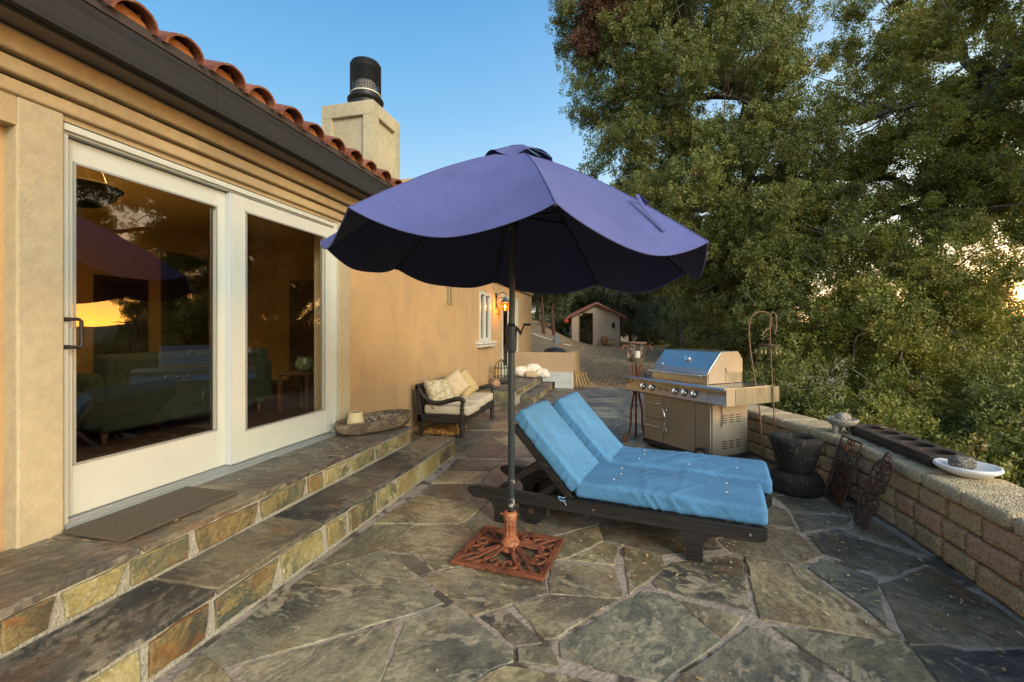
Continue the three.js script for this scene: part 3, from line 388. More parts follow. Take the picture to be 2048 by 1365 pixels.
// ---------------------------------------------------------------- the house
const XW = -2.82, house = thing('house', 'tan stucco house with clay barrel tile roof and white sliding door', 'house', [-2.8, 0, -6]);
{
  const W = (n, ...a) => partW(house, n, span(...a), M.wall), T = (n, ...a) => partW(house, n, span(...a), M.trim), r = rng(41), back = -3.04;
  W('wall', back, XW, -0.1, 2.78, 2.2, -1.48);                                                     // recessed panel left of the door
  T('wall_band', XW, -2.742, 2.36, 2.50, 2.2, -1.476);
  partW(house, 'pilaster', span(back, -2.738, -0.1, 2.50, -1.476, -1.662, 0.012), M.pilaster); partW(house, 'pilaster', span(back, -2.745, -0.1, 2.49, -3.925, -4.13, 0.015), M.pilaster);
  T('door_header', back, -2.752, 2.466, 2.6, -1.662, -3.925);
  W('wall', back, XW, 2.6, 2.78, -1.44, -4.13); W('wall', back, XW - 0.002, -0.1, 2.78, -4.13, -7.2);
  partW(house, 'door_sill_base', span(back, -2.79, -0.1, 0.38, -1.662, -3.925), M.trim);
  const X2 = -2.79, wz = [-8.53, -9.27], wy = [1.19, 2.2], dz = [-10.2, -11.9];
  W('wall', back, X2, -0.1, 2.78, -7.2, wz[0]); W('wall', back, X2, -0.1, wy[0], wz[0], wz[1]); W('wall', back, X2, wy[1], 2.78, wz[0], wz[1]); W('wall', back, X2, -0.1, 2.78, wz[1], dz[0]); W('wall', back, X2, 2.27, 2.78, dz[0], dz[1]); W('wall', back, X2, -0.1, 0.29, dz[0], dz[1]); W('wall', back, X2, -0.1, 2.78, dz[1], -13.8);
  W('wall', -10.5, back, -0.1, 2.78, -13.6, -13.8); W('wall', -10.5, back, -0.1, 2.78, 2.0, 2.2); W('wall', -10.7, -10.5, -0.1, 2.78, 2.2, -13.8);
  partW(house, 'pilaster', span(X2, -2.765, 0.29, 2.4, -9.98, -10.19), M.trim);
  // three-stepped cornice below the eave
  for (const [y0, y1, x] of [[2.495, 2.566, -2.722], [2.58, 2.656, -2.70], [2.67, 2.776, -2.672]]) {
    const s = new THREE.Shape(), e = 0.018; s.moveTo(x, y0 + e); s.quadraticCurveTo(x, y0, x - e, y0); s.lineTo(-2.83, y0); s.lineTo(-2.83, y1); s.lineTo(x - e, y1); s.quadraticCurveTo(x, y1, x, y1 - e);
    const g = new THREE.ExtrudeGeometry(s, { depth: 16.0, bevelEnabled: false, curveSegments: 4 }); g.translate(0, 0, -13.8); partW(house, 'cornice_moulding', muv(g), M.trim);
  }
  partW(house, 'soffit', span(-2.83, -2.502, 2.779, 2.80, 2.2, -14.05), M.soffit); partW(house, 'soffit_trim', span(-2.53, -2.503, 2.765, 2.778, 2.2, -14.05), M.fascia);
  for (const [a, b] of [[2.2, -2.277], [-2.281, -6.9], [-6.904, -11], [-11.004, -14.1]]) partW(house, 'fascia_board', span(-2.50, -2.458, 2.768, 2.975, a, b, 0.003), M.fascia);
  // roof: deck, then barrel tiles; the eave course is laid tile by tile
  const pitch = Math.atan(0.33), deck = (x0, x1, y0) => { const s = new THREE.Shape([[x0, y0], [x1, y0 + (x0 - x1) * 0.33], [2 * x1 - x0, y0], [2 * x1 - x0 - 0.02, y0 - 0.05], [x1, y0 + (x0 - x1) * 0.33 - 0.05], [x0, y0 - 0.05]].map((p) => new THREE.Vector2(...p))); const g = new THREE.ExtrudeGeometry(s, { depth: 16.3, bevelEnabled: false }); g.translate(0, 0, -14.1); return muv(g); };
  const roof = partW(house, 'roof', deck(-2.45, -6.7, 3.0), M.felt);
  const half = (rad, len, flip, th = 0.014) => {                                       // a half barrel with thickness, lying along x, mouth at x = 0
    const P = [], I = [], n = 10, q = [], F = flip ? -1 : 1;
    for (const [rr, x] of [[rad, 0], [rad, -len], [rad - th, -len], [rad - th, 0]]) { const ring = []; for (let i = 0; i <= n; i++) { const a = Math.PI * i / n, k = 1 - 0.14 * (-x / len); ring.push([x, Math.sin(a) * rr * k * 0.82 * F, Math.cos(a) * rr * k]); } q.push(ring); }
    for (let s = 0; s < 4; s++) for (let i = 0; i < n; i++) { const A = q[s], B = q[(s + 1) % 4]; P.push(...A[i], ...B[i], ...A[i + 1], ...A[i + 1], ...B[i], ...B[i + 1]); }
    const g = new THREE.BufferGeometry(); g.setAttribute('position', new THREE.Float32BufferAttribute(P, 3)); g.computeVertexNormals(); return muv(g);
  };
  const cover = half(0.118, 0.46, false), pan = half(0.10, 0.46, true); cover.rotateZ(-pitch); pan.rotateZ(-pitch);
  const stopG = (() => { const s = new THREE.Shape(); s.absarc(0, 0, 0.098, 0, Math.PI); const g = new THREE.ExtrudeGeometry(s, { depth: 0.02, bevelEnabled: true, bevelSize: 0.004, bevelThickness: 0.004, bevelSegments: 1 }); g.scale(1, 0.82, 1); g.rotateY(Math.PI / 2); return muv(g); })();
  const rest = [], B = BASE.get(house);
  for (let i = 0; i < 57; i++) {
    const z = 2.07 - i * 0.2745 + (r() - 0.5) * 0.016;
    const c = part(roof, 'barrel_tile', cover, M.tiles[i % 5 === 2 ? 1 : 0]); c.position.set(-2.415 + (r() - 0.5) * 0.02 - B[0], 2.975 + 0.004 * r() - B[1], z - B[2]); c.rotation.set((r() - 0.5) * 0.05, (r() - 0.5) * 0.05, 0);
    const s = part(roof, 'bird_stop', stopG, M.stop); s.position.set(-2.485 - B[0], 2.972 - B[1], z - B[2]);
    const p = part(roof, 'pan_tile', pan, M.tiles[1]); p.position.set(-2.455 - B[0], 3.055 - B[1], z - 0.137 - B[2]);
    for (let k = 1; k < 10; k++) { const x = -2.415 - k * 0.40; rest.push(cover.clone().translate(x, 2.975 + k * 0.40 * 0.33 + 0.03, z + (r() - 0.5) * 0.02)); }
  }
  const far = partW(roof, 'tile_course', mergeGeometries(rest), M.tiles[0]); far.userData.kind = 'stuff';
  // sliding door
  const door = part(house, 'sliding_door', muv(span(-2.86, -2.775, 2.415, 2.464, -1.667, -3.92).translate(2.8, 0, 6)), M.white, 'white framed sliding glass door');
  const D = (n, g, m, l) => partW(door, n, g, m, l);
  D('door_frame', span(-2.86, -2.775, 0.392, 2.414, -1.667, -1.70, 0.004), M.white); D('door_frame', span(-2.86, -2.755, 0.392, 2.464, -3.872, -3.92, 0.004), M.white);
  D('door_frame', span(-2.78, -2.755, 2.425, 2.462, -1.667, -3.871, 0.005), M.white);
  D('sill', span(-2.87, -2.765, 0.387, 0.412, -1.667, -3.92), M.aluminium); D('sill_track', span(-2.80, -2.792, 0.412, 0.424, -1.70, -3.872), M.aluminium); D('sill_track', span(-2.842, -2.834, 0.412, 0.424, -1.70, -3.872), M.aluminium); D('sill_nose', span(-2.765, -2.705, 0.384, 0.398, -1.667, -3.92, 0.004), M.aluminium);
  const leaf = (x, z0, z1, g0, g1, y0, y1) => {                                        // stiles, rails and pane of one leaf
    const t = 0.02, F = (a, b, c, d, e = 0) => D('door_rail', span(x - t, x + t + e, a, b, c, d, 0.003), M.white);
    F(0.425, 2.408, z0, g0); F(0.425, 2.408, g1, z1); F(y1, 2.407, g0, g1, -0.001); F(0.426, y0, g0, g1, -0.001);
    D('glazing_bead', join(span(x + t, x + t + 0.004, y0, y0 + 0.012, g0, g1), span(x + t, x + t + 0.004, y1 - 0.012, y1, g0, g1), span(x + t, x + t + 0.0045, y0, y1, g0, g0 - 0.012), span(x + t, x + t + 0.0045, y0, y1, g1 + 0.012, g1)), M.aluminium);
    D('glass_pane', muv(at(new THREE.PlaneGeometry(Math.abs(g1 - g0), y1 - y0), x, (y0 + y1) / 2, (g0 + g1) / 2, Math.PI / 2)), M.glass);
  };
  leaf(-2.838, -1.70, -2.715, -1.745, -2.611, 0.69, 2.295); leaf(-2.792, -2.70, -3.871, -2.815, -3.748, 0.645, 2.305);
  D('weather_strip', span(-2.818, -2.772, 0.426, 2.408, -2.678, -2.6985, 0.003), mat([0.48, 0.53, 0.54], 0.45));
  D('handle', join(sweep([[-2.766, 1.318, -1.682], [-2.762, 1.315, -1.735], [-2.762, 1.325, -1.748], [-2.762, 1.452, -1.748], [-2.762, 1.462, -1.735], [-2.766, 1.46, -1.682]], 0.0095, 8, false), rbox(0.05, 0.022, 0.03, 0.004, -2.79, 1.318, -1.69), rbox(0.05, 0.022, 0.03, 0.004, -2.79, 1.46, -1.69)), M.bronze);
  // window with sill, and the far glass doors
  const win = partW(house, 'window', join(span(-2.82, -2.765, 2.14, 2.2, -8.53, -9.27), span(-2.82, -2.765, 1.19, 1.26, -8.53, -9.27), span(-2.82, -2.765, 1.26, 2.14, -8.53, -8.59), span(-2.82, -2.765, 1.26, 2.14, -9.21, -9.27), span(-2.82, -2.768, 1.26, 2.14, -8.87, -8.94)), M.white);
  for (const [a, b] of [[-8.59, -8.87], [-8.94, -9.21]]) partW(win, 'glass_pane', muv(at(new THREE.PlaneGeometry(Math.abs(b - a), 0.88), -2.80, 1.70, (a + b) / 2, Math.PI / 2)), M.glass);
  partW(win, 'window_sill', span(-2.80, -2.68, 1.135, 1.185, -8.36, -9.46, 0.008), M.trimWhite); partW(win, 'window_sill', span(-2.80, -2.705, 1.075, 1.134, -8.4, -9.42, 0.008), M.trimWhite);
  const fd = partW(house, 'glass_door', join(span(-2.83, -2.775, 2.2, 2.27, -10.2, -11.9), span(-2.83, -2.775, 0.3, 2.2, -10.2, -10.26), span(-2.83, -2.775, 0.3, 2.2, -11.84, -11.9)), M.white);
  for (const [a, b] of [[-10.27, -11.04], [-11.05, -11.83]]) { partW(fd, 'door_leaf', join(span(-2.83, -2.79, 0.31, 0.55, a, b), span(-2.83, -2.79, 2.09, 2.19, a, b), span(-2.83, -2.788, 0.31, 2.19, a, a - 0.11), span(-2.83, -2.788, 0.31, 2.19, b + 0.11, b)), M.white); partW(fd, 'glass_pane', muv(at(new THREE.PlaneGeometry(Math.abs(b - a) - 0.2, 1.54), -2.81, 1.32, (a + b) / 2, Math.PI / 2)), M.glass); }
  partW(house, 'vent_grille', join(span(-2.83, -2.80, 1.84, 2.16, -6.86, -6.88), span(-2.83, -2.80, 1.84, 2.16, -7.13, -7.15), span(-2.83, -2.80, 1.84, 2.16, -6.99, -7.01), ...Array.from({ length: 14 }, (_, i) => box(0.012, 0.012, 0.27, -2.812, 1.855 + i * 0.0225, -7.005, 0, 0, 0.5))), M.trim);
  // chimney
  const cx = [-4.1, -3.3], cz = [-5.47, -6.23], ct = 4.55, ch = partW(house, 'chimney', span(cx[0] + 0.05, cx[1] - 0.05, 2.9, ct - 0.02, cz[0] - 0.05, cz[1] + 0.05), M.chimney, 'olive grey stucco chimney with recessed panels');
  for (const sx of [0, 1]) for (const sz of [0, 1]) partW(ch, 'chimney_corner', span(cx[sx], cx[sx] + (sx ? -0.15 : 0.15), 2.9, ct - 0.19, cz[sz], cz[sz] + (sz ? 0.15 : -0.15)), M.chimney);
  partW(ch, 'chimney_top', span(cx[0] - 0.002, cx[1] + 0.002, ct - 0.19, ct, cz[0] + 0.002, cz[1] - 0.002, 0.008), M.chimney);
  const fx = -3.66, fz = -5.87; partW(ch, 'flue_pipe', join(cyl(0.205, 0.205, 0.17, fx, ct + 0.085, fz, 32), lathe([[0.205, 0], [0.255, 0.02], [0.255, 0.045], [0.2, 0.06]], 32, fx, ct + 0.17, fz), cyl(0.20, 0.20, 0.05, fx, ct + 0.26, fz, 32), cyl(0.12, 0.11, 0.2, fx, ct + 0.38, fz, 24)), M.black);
  partW(ch, 'band', cyl(0.212, 0.212, 0.035, fx, ct + 0.30, fz, 32), M.trimWhite); partW(ch, 'storm_collar', lathe([[0.12, 0.0], [0.21, 0.02], [0.21, 0.04], [0.12, 0.06]], 32, fx, ct + 0.50, fz), M.black); partW(ch, 'flue_cap', lathe([[0.0, 0.03], [0.2, 0.02], [0.216, -0.07], [0.205, -0.07], [0.19, 0.0], [0.0, 0.01]], 32, fx, ct + 0.73, fz), M.black);
  const mesh = []; for (let i = 0; i < 64; i++) { const a = i / 64 * 6.283; mesh.push(box(0.006, 0.42, 0.006, fx + 0.215 * Math.cos(a), ct + 0.51, fz + 0.215 * Math.sin(a))); } for (let k = 0; k < 21; k++) mesh.push(muv(at(new THREE.TorusGeometry(0.215, 0.0032, 4, 48), fx, ct + 0.31 + k * 0.02, fz, 0, Math.PI / 2)));
  partW(ch, 'spark_screen', join(mesh), M.black); partW(ch, 'inner_flue', cyl(0.15, 0.15, 0.16, fx, ct + 0.38, fz, 24), M.trimWhite); partW(ch, 'storm_collar', lathe([[0.1, 0.0], [0.195, 0.02], [0.2, 0.05], [0.1, 0.07]], 32, fx, ct + 0.61, fz), M.black);
  // the room behind the sliding door
  const I = (n, g, m) => partW(house, n, g, m);
  I('room_floor', span(-8.0, -3.04, 0.30, 0.36, 1.9, -8.1), M.floorIn); I('room_wall', span(-8.15, -8.0, 0.3, 4.4, 1.9, -8.1), M.plaster); I('room_wall', span(-8.0, -3.04, 0.3, 4.4, 2.0, 1.88), M.plaster); I('room_wall', span(-8.0, -3.04, 0.3, 4.4, -8.1, -8.25), M.plaster);
  I('room_wall', span(-3.06, -3.041, 2.5, 2.95, 1.88, -8.1), M.plaster);
  const ce = muv(at(new THREE.BoxGeometry(5.4, 0.04, 10.2), -5.5, 3.48, -3.1, 0, 0, -0.29)); I('room_ceiling', ce, M.ceiling);
  for (const [z0, z1, h] of [[-5.3, -5.95, 2.2], [-6.35, -7.1, 2.75]]) { I('room_doorway', span(-8.0, -7.985, 0.36, h, z0, z1), M.doorDark); I('door_casing', join(span(-8.0, -7.96, 0.36, h + 0.08, z0 + 0.08, z0), span(-8.0, -7.96, 0.36, h + 0.08, z1, z1 - 0.08), span(-8.0, -7.961, h, h + 0.08, z0, z1)), M.interiorWood); }
  I('room_cabinet', join(span(-6.1, -5.4, 0.36, 2.35, -7.2, -8.09)), M.interiorWood);
}
// ---------------------------------------------------------------- retaining wall
const rwall = thing('retaining_wall', 'low curved retaining wall of tan and rust split-face concrete blocks', 'wall', [1.9, 0, -2.5]);
{
  const r = rng(51), B = BASE.get(rwall), len = WALL_PATH.getLength(), N = 400, tab = Array.from({ length: N + 1 }, (_, i) => { const p = WALL_PATH.getPointAt(i / N), t = WALL_PATH.getTangentAt(i / N); return [p, t]; });
  const where = (s, off, y) => { const k = clamp(s / len) * N, [p, t] = tab[Math.round(k)]; return [p.x - t.z * off * 1, y, p.z + t.x * off, Math.atan2(-t.z, t.x)]; };   // off > 0: away from the patio
  const rough = (a) => (x, y, z, d) => a * n3(x * 14 + a * 900, y * 14, z * 14, 7) + a * 0.6 * n3(x * 45, y * 45, z * 45, 9);
  const blockG = [0.20, 0.27, 0.36].map((L) => [0, 1].map((k) => soft(L - 0.014, 0.127, 0.2, 0.02, 9, 6, 4, (x, y, z, d) => 0.012 * n3(x * 9 + k * 31, y * 9, z * 9, 7) + 0.009 * n3(x * 40, y * 40 + k * 17, z * 40, 9)))).flat();
  const LL = [0.20, 0.20, 0.27, 0.27, 0.36, 0.36];
  for (let c = 0; c < 3; c++) for (let s = c * 0.13; s < len - 0.1;) { const k = Math.floor(r() * 6), L = LL[k], [x, y, z, a] = where(s + L / 2, 0.10 + (r() - 0.5) * 0.008, 0.066 + c * 0.1335); const m = part(rwall, 'block', blockG[k], M.blocks[r() < 0.5 ? 0 : r() < 0.55 ? 1 : 2]); m.position.set(x - B[0], y - B[1], z - B[2]); m.rotation.y = a + (r() < 0.5 ? Math.PI : 0); s += L; }
  const capG = [0, 1, 2].map((k) => soft(0.33, 0.09, 0.42, 0.024, 10, 4, 12, (x, y, z, d) => 0.009 * n3(x * 9 + k * 31, y * 9, z * 9, 17) + 0.005 * n3(x * 45, y * 45 + k * 17, z * 45, 19)));
  for (let s = 0.02; s < len - 0.2; s += 0.345) { const [x, y, z, a] = where(s + 0.17, 0.185, 0.446); const m = part(rwall, 'cap_block', capG[Math.floor(r() * 3)], M.cap); m.position.set(x - B[0], y - B[1], z - B[2]); m.rotation.y = a + (r() - 0.5) * 0.02; }
  const core = []; for (let s = 0.1; s < len; s += 0.2) { const [x, y, z, a] = where(s, 0.2, 0.15); core.push(box(0.22, 0.5, 0.24, x, y, z, a)); }
  partW(rwall, 'wall_core', join(core), M.core);
}

// ---------------------------------------------------------------- market umbrella and its cast base
const UC = V(-0.689, 1.87, -2.813), UN = V(0.05, 1, -0.041).normalize();
{
  const u = thing('patio_umbrella', 'faded purple blue market umbrella open on a dark pole', 'umbrella', [-0.69, 0, -2.77]);
  const R = 1.184, rot = 1.193, corner = (k, s = 1) => { const a = rot + k * Math.PI / 4, x = R * s * Math.cos(a), z = R * s * Math.sin(a); return V(UC.x + x, UC.y - 0.0502 * x + 0.0409 * z, UC.z + z); };
  const apex = UC.clone().addScaledVector(UN, 0.70), rib = (k, t) => apex.clone().lerp(corner(k), t).addScaledVector(UN, 0.045 * Math.sin(Math.PI * t));
  const nT = 18, nR = 22;
  for (let k = 0; k < 8; k++) {
    const P = [], I = [];
    for (let j = 0; j <= nR; j++) for (let i = 0; i <= nT; i++) {
      const t = i / nT, q = 0.13 + 0.87 * j / nR, p = rib(k, q).lerp(rib(k + 1, q), t), w = 4 * t * (1 - t);
      const c = UC.clone(); c.y = p.y; const out = p.clone().sub(c).setY(0).normalize();
      p.y -= w * ((k === 0 || k === 7 ? 0.118 : 0.092) * q ** 2.4 + 0.01 * q); p.addScaledVector(out, w * 0.02 * q * q);
      p.y += 0.012 * w * q * n3(t * 3 + k * 7, q * 2.2, k, 5) + 0.006 * Math.sin(t * 9 + k) * w * q;
      P.push(p.x, p.y, p.z);
    }
    for (let j = 0; j < nR; j++) for (let i = 0; i < nT; i++) { const a = j * (nT + 1) + i, b = a + 1, c = a + nT + 1, d = c + 1; I.push(a, b, c, b, d, c); }
    const g = new THREE.BufferGeometry(); g.setAttribute('position', new THREE.Float32BufferAttribute(P, 3)); g.setIndex(I); g.computeVertexNormals();
    const under = g.clone().translate(0, -0.003, 0); partW(u, 'canopy_panel', muv(g), M.canopy); partW(u, 'canopy_shade_sheet', muv(under), M.navy);  // added dark sheet under each panel paints in the shade below
    const hem = []; for (let i = 0; i <= nT; i++) { const o = (nR * (nT + 1) + i) * 3; hem.push(V(P[o], P[o + 1], P[o + 2])); } partW(u, 'hem', sweep(hem, 0.0035, 5, false), M.canopy);
    partW(u, 'seam', sweep([0.14, 0.35, 0.6, 0.85, 0.998].map((t) => rib(k, t).addScaledVector(UN, 0.001)), 0.0035, 5, true, 0.6), M.canopy);
    partW(u, 'rib', sweep([0.06, 0.3, 0.6, 0.85, 0.995].map((t) => rib(k, t).addScaledVector(UN, -0.016)), 0.009, 6), M.darkWood);
    partW(u, 'strut', sweep([V(0.02, 2.14, 0).add(V(UC.x, 0, UC.z)), rib(k, 0.5).addScaledVector(UN, -0.025)], 0.008, 6), M.darkWood);
  }
  // loose vent cap on top, in eight flaps with a wavy edge
  for (let k = 0; k < 8; k++) {
    const P = [], I = [], n = 8, m = 6, top = UC.clone().addScaledVector(UN, 0.735);
    for (let j = 0; j <= m; j++) for (let i = 0; i <= n; i++) { const a = rot + (k + i / n) * Math.PI / 4, q = j / m, w = 4 * i / n * (1 - i / n), rr = 0.245 * q * (1 - 0.07 * w), x = rr * Math.cos(a), z = rr * Math.sin(a); P.push(top.x + x, top.y - 0.05 * x + 0.041 * z - 0.125 * q ** 1.3 - 0.03 * w * q ** 3 * (k % 2 ? -0.9 : 1) + 0.008 * n3(a * 2, q * 3, k), top.z + z); }
    for (let j = 0; j < m; j++) for (let i = 0; i < n; i++) { const a = j * (n + 1) + i, b = a + 1, c = a + n + 1, d = c + 1; I.push(a, b, c, b, d, c); }
    const g = new THREE.BufferGeometry(); g.setAttribute('position', new THREE.Float32BufferAttribute(P, 3)); g.setIndex(I); g.computeVertexNormals(); partW(u, 'vent_flap', muv(g), M.canopy);
  }
  const px = -0.69, pz = -2.77, top = UC.clone().addScaledVector(UN, 0.70);
  partW(u, 'pole', join(cyl(0.019, 0.019, 0.24, px, 0.33, pz, 24), sweep([V(px, 0.44, pz), V(px, 1.28, pz)], 0.0215, 20, false)), M.pole);
  partW(u, 'upper_pole', sweep([V(px, 1.43, pz), V(UC.x, 1.9, UC.z), top], 0.0195, 20, false), M.poleGrey);
  partW(u, 'worn_joint', join(cyl(0.0225, 0.0225, 0.02, px, 0.45, pz, 24), cyl(0.0205, 0.0205, 0.05, px, 0.315, pz, 24)), M.scuff);
  partW(u, 'crank_housing', lathe([[0.02, 0], [0.024, 0], [0.024, 0.012], [0.031, 0.014], [0.0365, 0.16], [0.034, 0.17], [0.024, 0.172], [0.024, 0.186], [0.02, 0.187]], 28, px, 1.262, pz), M.pole);
  partW(u, 'crank_handle', join(sweep([[px + 0.03, 1.425, pz], [px + 0.062, 1.385, pz + 0.005]], 0.009, 8, false), sweep([[px + 0.06, 1.375, pz + 0.01], [px + 0.085, 1.44, pz + 0.012]], 0.009, 8, false, 0.6), sweep([[px + 0.08, 1.44, pz + 0.012], [px + 0.125, 1.44, pz + 0.014]], 0.008, 8, false)), M.black);
  partW(u, 'hub', lathe([[0.021, 0], [0.032, 0.004], [0.034, 0.04], [0.028, 0.05], [0.028, 0.09], [0.021, 0.1]], 24, UC.x, 2.05, UC.z), M.black);
  const s0 = rib(7, 0.60).lerp(rib(8, 0.60), 0.62); s0.y += 0.005 - 0.05;
  const e0 = corner(7, 0.7).lerp(corner(8, 0.7), 0.5).addScaledVector(UN, 0.2);
  const q0 = rib(7, 0.74).addScaledVector(UN, 0.012), q1 = rib(7, 0.74).lerp(rib(8, 0.74), 0.12).addScaledVector(UN, 0.045), q2 = rib(7, 0.80).lerp(rib(8, 0.80), 0.16).addScaledVector(UN, 0.0), q3 = rib(7, 0.92).lerp(rib(8, 0.92), 0.2).addScaledVector(UN, -0.035);
  partW(u, 'tie_strap', join(sweep([q0, q1, q2, q3], 0.012, 6, true, 0.15)), M.canopy);

  const b = thing('umbrella_base', 'rusty cast iron umbrella base with openwork scroll plate and fluted sleeve', 'umbrella base', [-0.693, 0, -2.752], -0.10);
  const hw = 0.29, hd = 0.26;
  for (const s of [-1, 1]) { part(b, 'frame_bar', rbox(2 * hw, 0.022, 0.038, 0.005, 0, 0.017, s * (hd - 0.019)), M.castRust); part(b, 'frame_bar', rbox(0.038, 0.0215, 2 * hd - 0.076, 0.005, s * (hw - 0.019), 0.017, 0), M.castRust); }
  const arch = (x, z) => 0.018 + 0.045 * Math.exp(-((Math.hypot(x, z) / 0.11) ** 2)), pt = (x, z) => V(x, arch(x, z), z);
  const scroll = (dx, dz, sx) => { const k = dx ? 1.13 : 1, q = [[0.05, 0.014], [0.085, 0.062], [0.125, 0.098], [0.175, 0.108], [0.212, 0.082], [0.218, 0.042], [0.19, 0.016], [0.158, 0.026], [0.156, 0.056], [0.176, 0.064]].map(([a, c]) => dx ? pt(dx * a * k, c * sx) : pt(c * sx, dz * a)); return sweep(q, 0.0125, 7, true, 0.75); };
  for (const [dx, dz] of [[1, 0], [-1, 0], [0, 1], [0, -1]]) for (const s of [-1, 1]) part(b, 'scroll', scroll(dx, dz, s), M.castRust);
  for (const sx of [-1, 1]) for (const sz of [-1, 1]) { part(b, 'petal', sweep([pt(0.04 * sx, 0.02 * sz), pt(0.13 * sx, 0.10 * sz), pt(0.2 * sx, 0.20 * sz), pt(0.262 * sx, 0.235 * sz)], 0.012, 7, true, 0.75), M.castRust); part(b, 'petal', sweep([pt(0.02 * sx, 0.04 * sz), pt(0.075 * sx, 0.13 * sz), pt(0.14 * sx, 0.2 * sz), pt(0.25 * sx, 0.236 * sz)], 0.012, 7, true, 0.75), M.castRust); part(b, 'petal', sweep([pt(0.05 * sx, 0.015 * sz), pt(0.16 * sx, 0.07 * sz), pt(0.25 * sx, 0.17 * sz), pt(0.265 * sx, 0.225 * sz)], 0.011, 7, true, 0.75), M.castRust); }
  const flute = []; { const prof = [[0.045, 0.05], [0.058, 0.055], [0.06, 0.075], [0.05, 0.09], [0.043, 0.1], [0.036, 0.11], [0.036, 0.2], [0.043, 0.215], [0.043, 0.25], [0.036, 0.262], [0.02, 0.264]], g = new THREE.LatheGeometry(prof.map((p) => new THREE.Vector2(...p)), 64), p = g.attributes.position; for (let i = 0; i < p.count; i++) { const x = p.getX(i), y = p.getY(i), z = p.getZ(i); if (y > 0.105 && y < 0.205) { const a = Math.atan2(z, x), k = 1 + 0.09 * Math.cos(a * 10); p.setX(i, x * k); p.setZ(i, z * k); } } g.computeVertexNormals(); flute.push(muv(g)); }
  part(b, 'sleeve', join(flute, lathe([[0.0, 0.02], [0.06, 0.02], [0.066, 0.035], [0.058, 0.052], [0.045, 0.052]], 40)), M.sleeveRust); part(b, 'set_screw', cyl(0.008, 0.008, 0.03, -0.05, 0.24, 0.0, 10, 0, 0, Math.PI / 2), M.sleeveRust);
}

// ---------------------------------------------------------------- two sun loungers
function lounger(label, group) {                            // x runs from head to foot, z = 0 is the near rail
  const w = 0.56, o = thing('sun_lounger', label, 'sun lounger', [0, 0, 0], 0, group), D = M.darkWood;
  const rail = (z) => { const s = new THREE.Shape(); s.moveTo(-1.58, 0.225); s.quadraticCurveTo(-1.61, 0.19, -1.53, 0.16); s.lineTo(-1.45, 0.165); s.lineTo(0.33, 0.185); s.quadraticCurveTo(0.385, 0.19, 0.385, 0.225); s.lineTo(0.385, 0.262); s.lineTo(-1.52, 0.24); s.closePath(); const g = new THREE.ExtrudeGeometry(s, { depth: 0.034, bevelEnabled: true, bevelSize: 0.004, bevelThickness: 0.004, bevelSegments: 1 }); g.translate(0, 0, z - 0.017); return muv(g); };
  part(o, 'side_rail', rail(0), D); part(o, 'side_rail', rail(-w), D);
  const legShape = (s) => { const S = new THREE.Shape(); S.moveTo(-0.045, 0); S.lineTo(0.045, 0); S.lineTo(0.045, 0.095); S.quadraticCurveTo(0.055, 0.15, 0.125, 0.178); S.lineTo(0.13, 0.19); S.lineTo(-0.13, 0.19); S.lineTo(-0.125, 0.178); S.quadraticCurveTo(-0.055, 0.15, -0.045, 0.095); S.closePath(); const g = new THREE.ExtrudeGeometry(S, { depth: 0.04, bevelEnabled: true, bevelSize: 0.003, bevelThickness: 0.003, bevelSegments: 1 }); g.translate(s, 0, -0.02); return muv(g); };
  for (const z of [-0.015, -w + 0.015]) { part(o, 'leg', legShape(0).translate(0, 0, z), D); part(o, 'leg', legShape(-1.32).scale(1, 0.9, 1).translate(0, 0, z), D); }
  for (const z of [-0.08, -w + 0.08]) { const wh = part(o, 'wheel', cyl(0.1, 0.1, 0.04, -1.1, 0.1, z, 28, 0, Math.PI / 2), D); part(wh, 'wheel_hub', cyl(0.022, 0.022, 0.055, -1.1, 0.1, z, 16, 0, Math.PI / 2), M.oldIron); }
  part(o, 'axle', cyl(0.012, 0.012, w - 0.1, -1.1, 0.1, -w / 2, 10, 0, Math.PI / 2), M.oldIron);
  for (let k = 0; k < 12; k++) part(o, 'seat_slat', rbox(0.06, 0.016, w - 0.04, 0.003, -0.74 + k * 0.098, 0.246 + k * 0.0009, -w / 2), D);
  const a = rad(47), hx = -0.80, hy = 0.245, on = (t, up = 0) => [hx - Math.cos(a) * t - Math.sin(a) * -up * -1 * 0 + Math.sin(a) * up, hy + Math.sin(a) * t + Math.cos(a) * up];
  for (const z of [-0.04, -w + 0.04]) { const [mx, my] = on(0.31); part(o, 'back_stile', rbox(0.64, 0.05, 0.03, 0.004, mx, my, z, 0, 0, -a), D); const [tx, ty] = on(0.3, -0.02); const dx = -1.40 - tx, dy = 0.19 - ty; part(o, 'prop_strut', rbox(Math.hypot(dx, dy), 0.042, 0.024, 0.003, (tx - 1.40) / 2, (ty + 0.19) / 2, z * 0.93 - 0.02, 0, 0, Math.atan2(dy, dx)), D); const [bx2, by2] = on(0.12, -0.02); part(o, 'lower_strut', rbox(0.26, 0.038, 0.024, 0.003, bx2 - 0.1, by2 - 0.075, z * 0.93 - 0.02, 0, 0, 0.62), D); }
  for (let k = 0; k < 7; k++) { const [x, y] = on(0.05 + k * 0.09, 0.012); part(o, 'back_slat', rbox(0.055, 0.016, w - 0.05, 0.003, x, y, -w / 2, 0, 0, -a), D); }
  part(o, 'bolt', join(cyl(0.008, 0.008, 0.008, -0.62, 0.215, 0.025, 10, 0, Math.PI / 2), cyl(0.008, 0.008, 0.008, 0.3, 0.225, 0.025, 10, 0, Math.PI / 2)), M.chrome);
  return o;
}
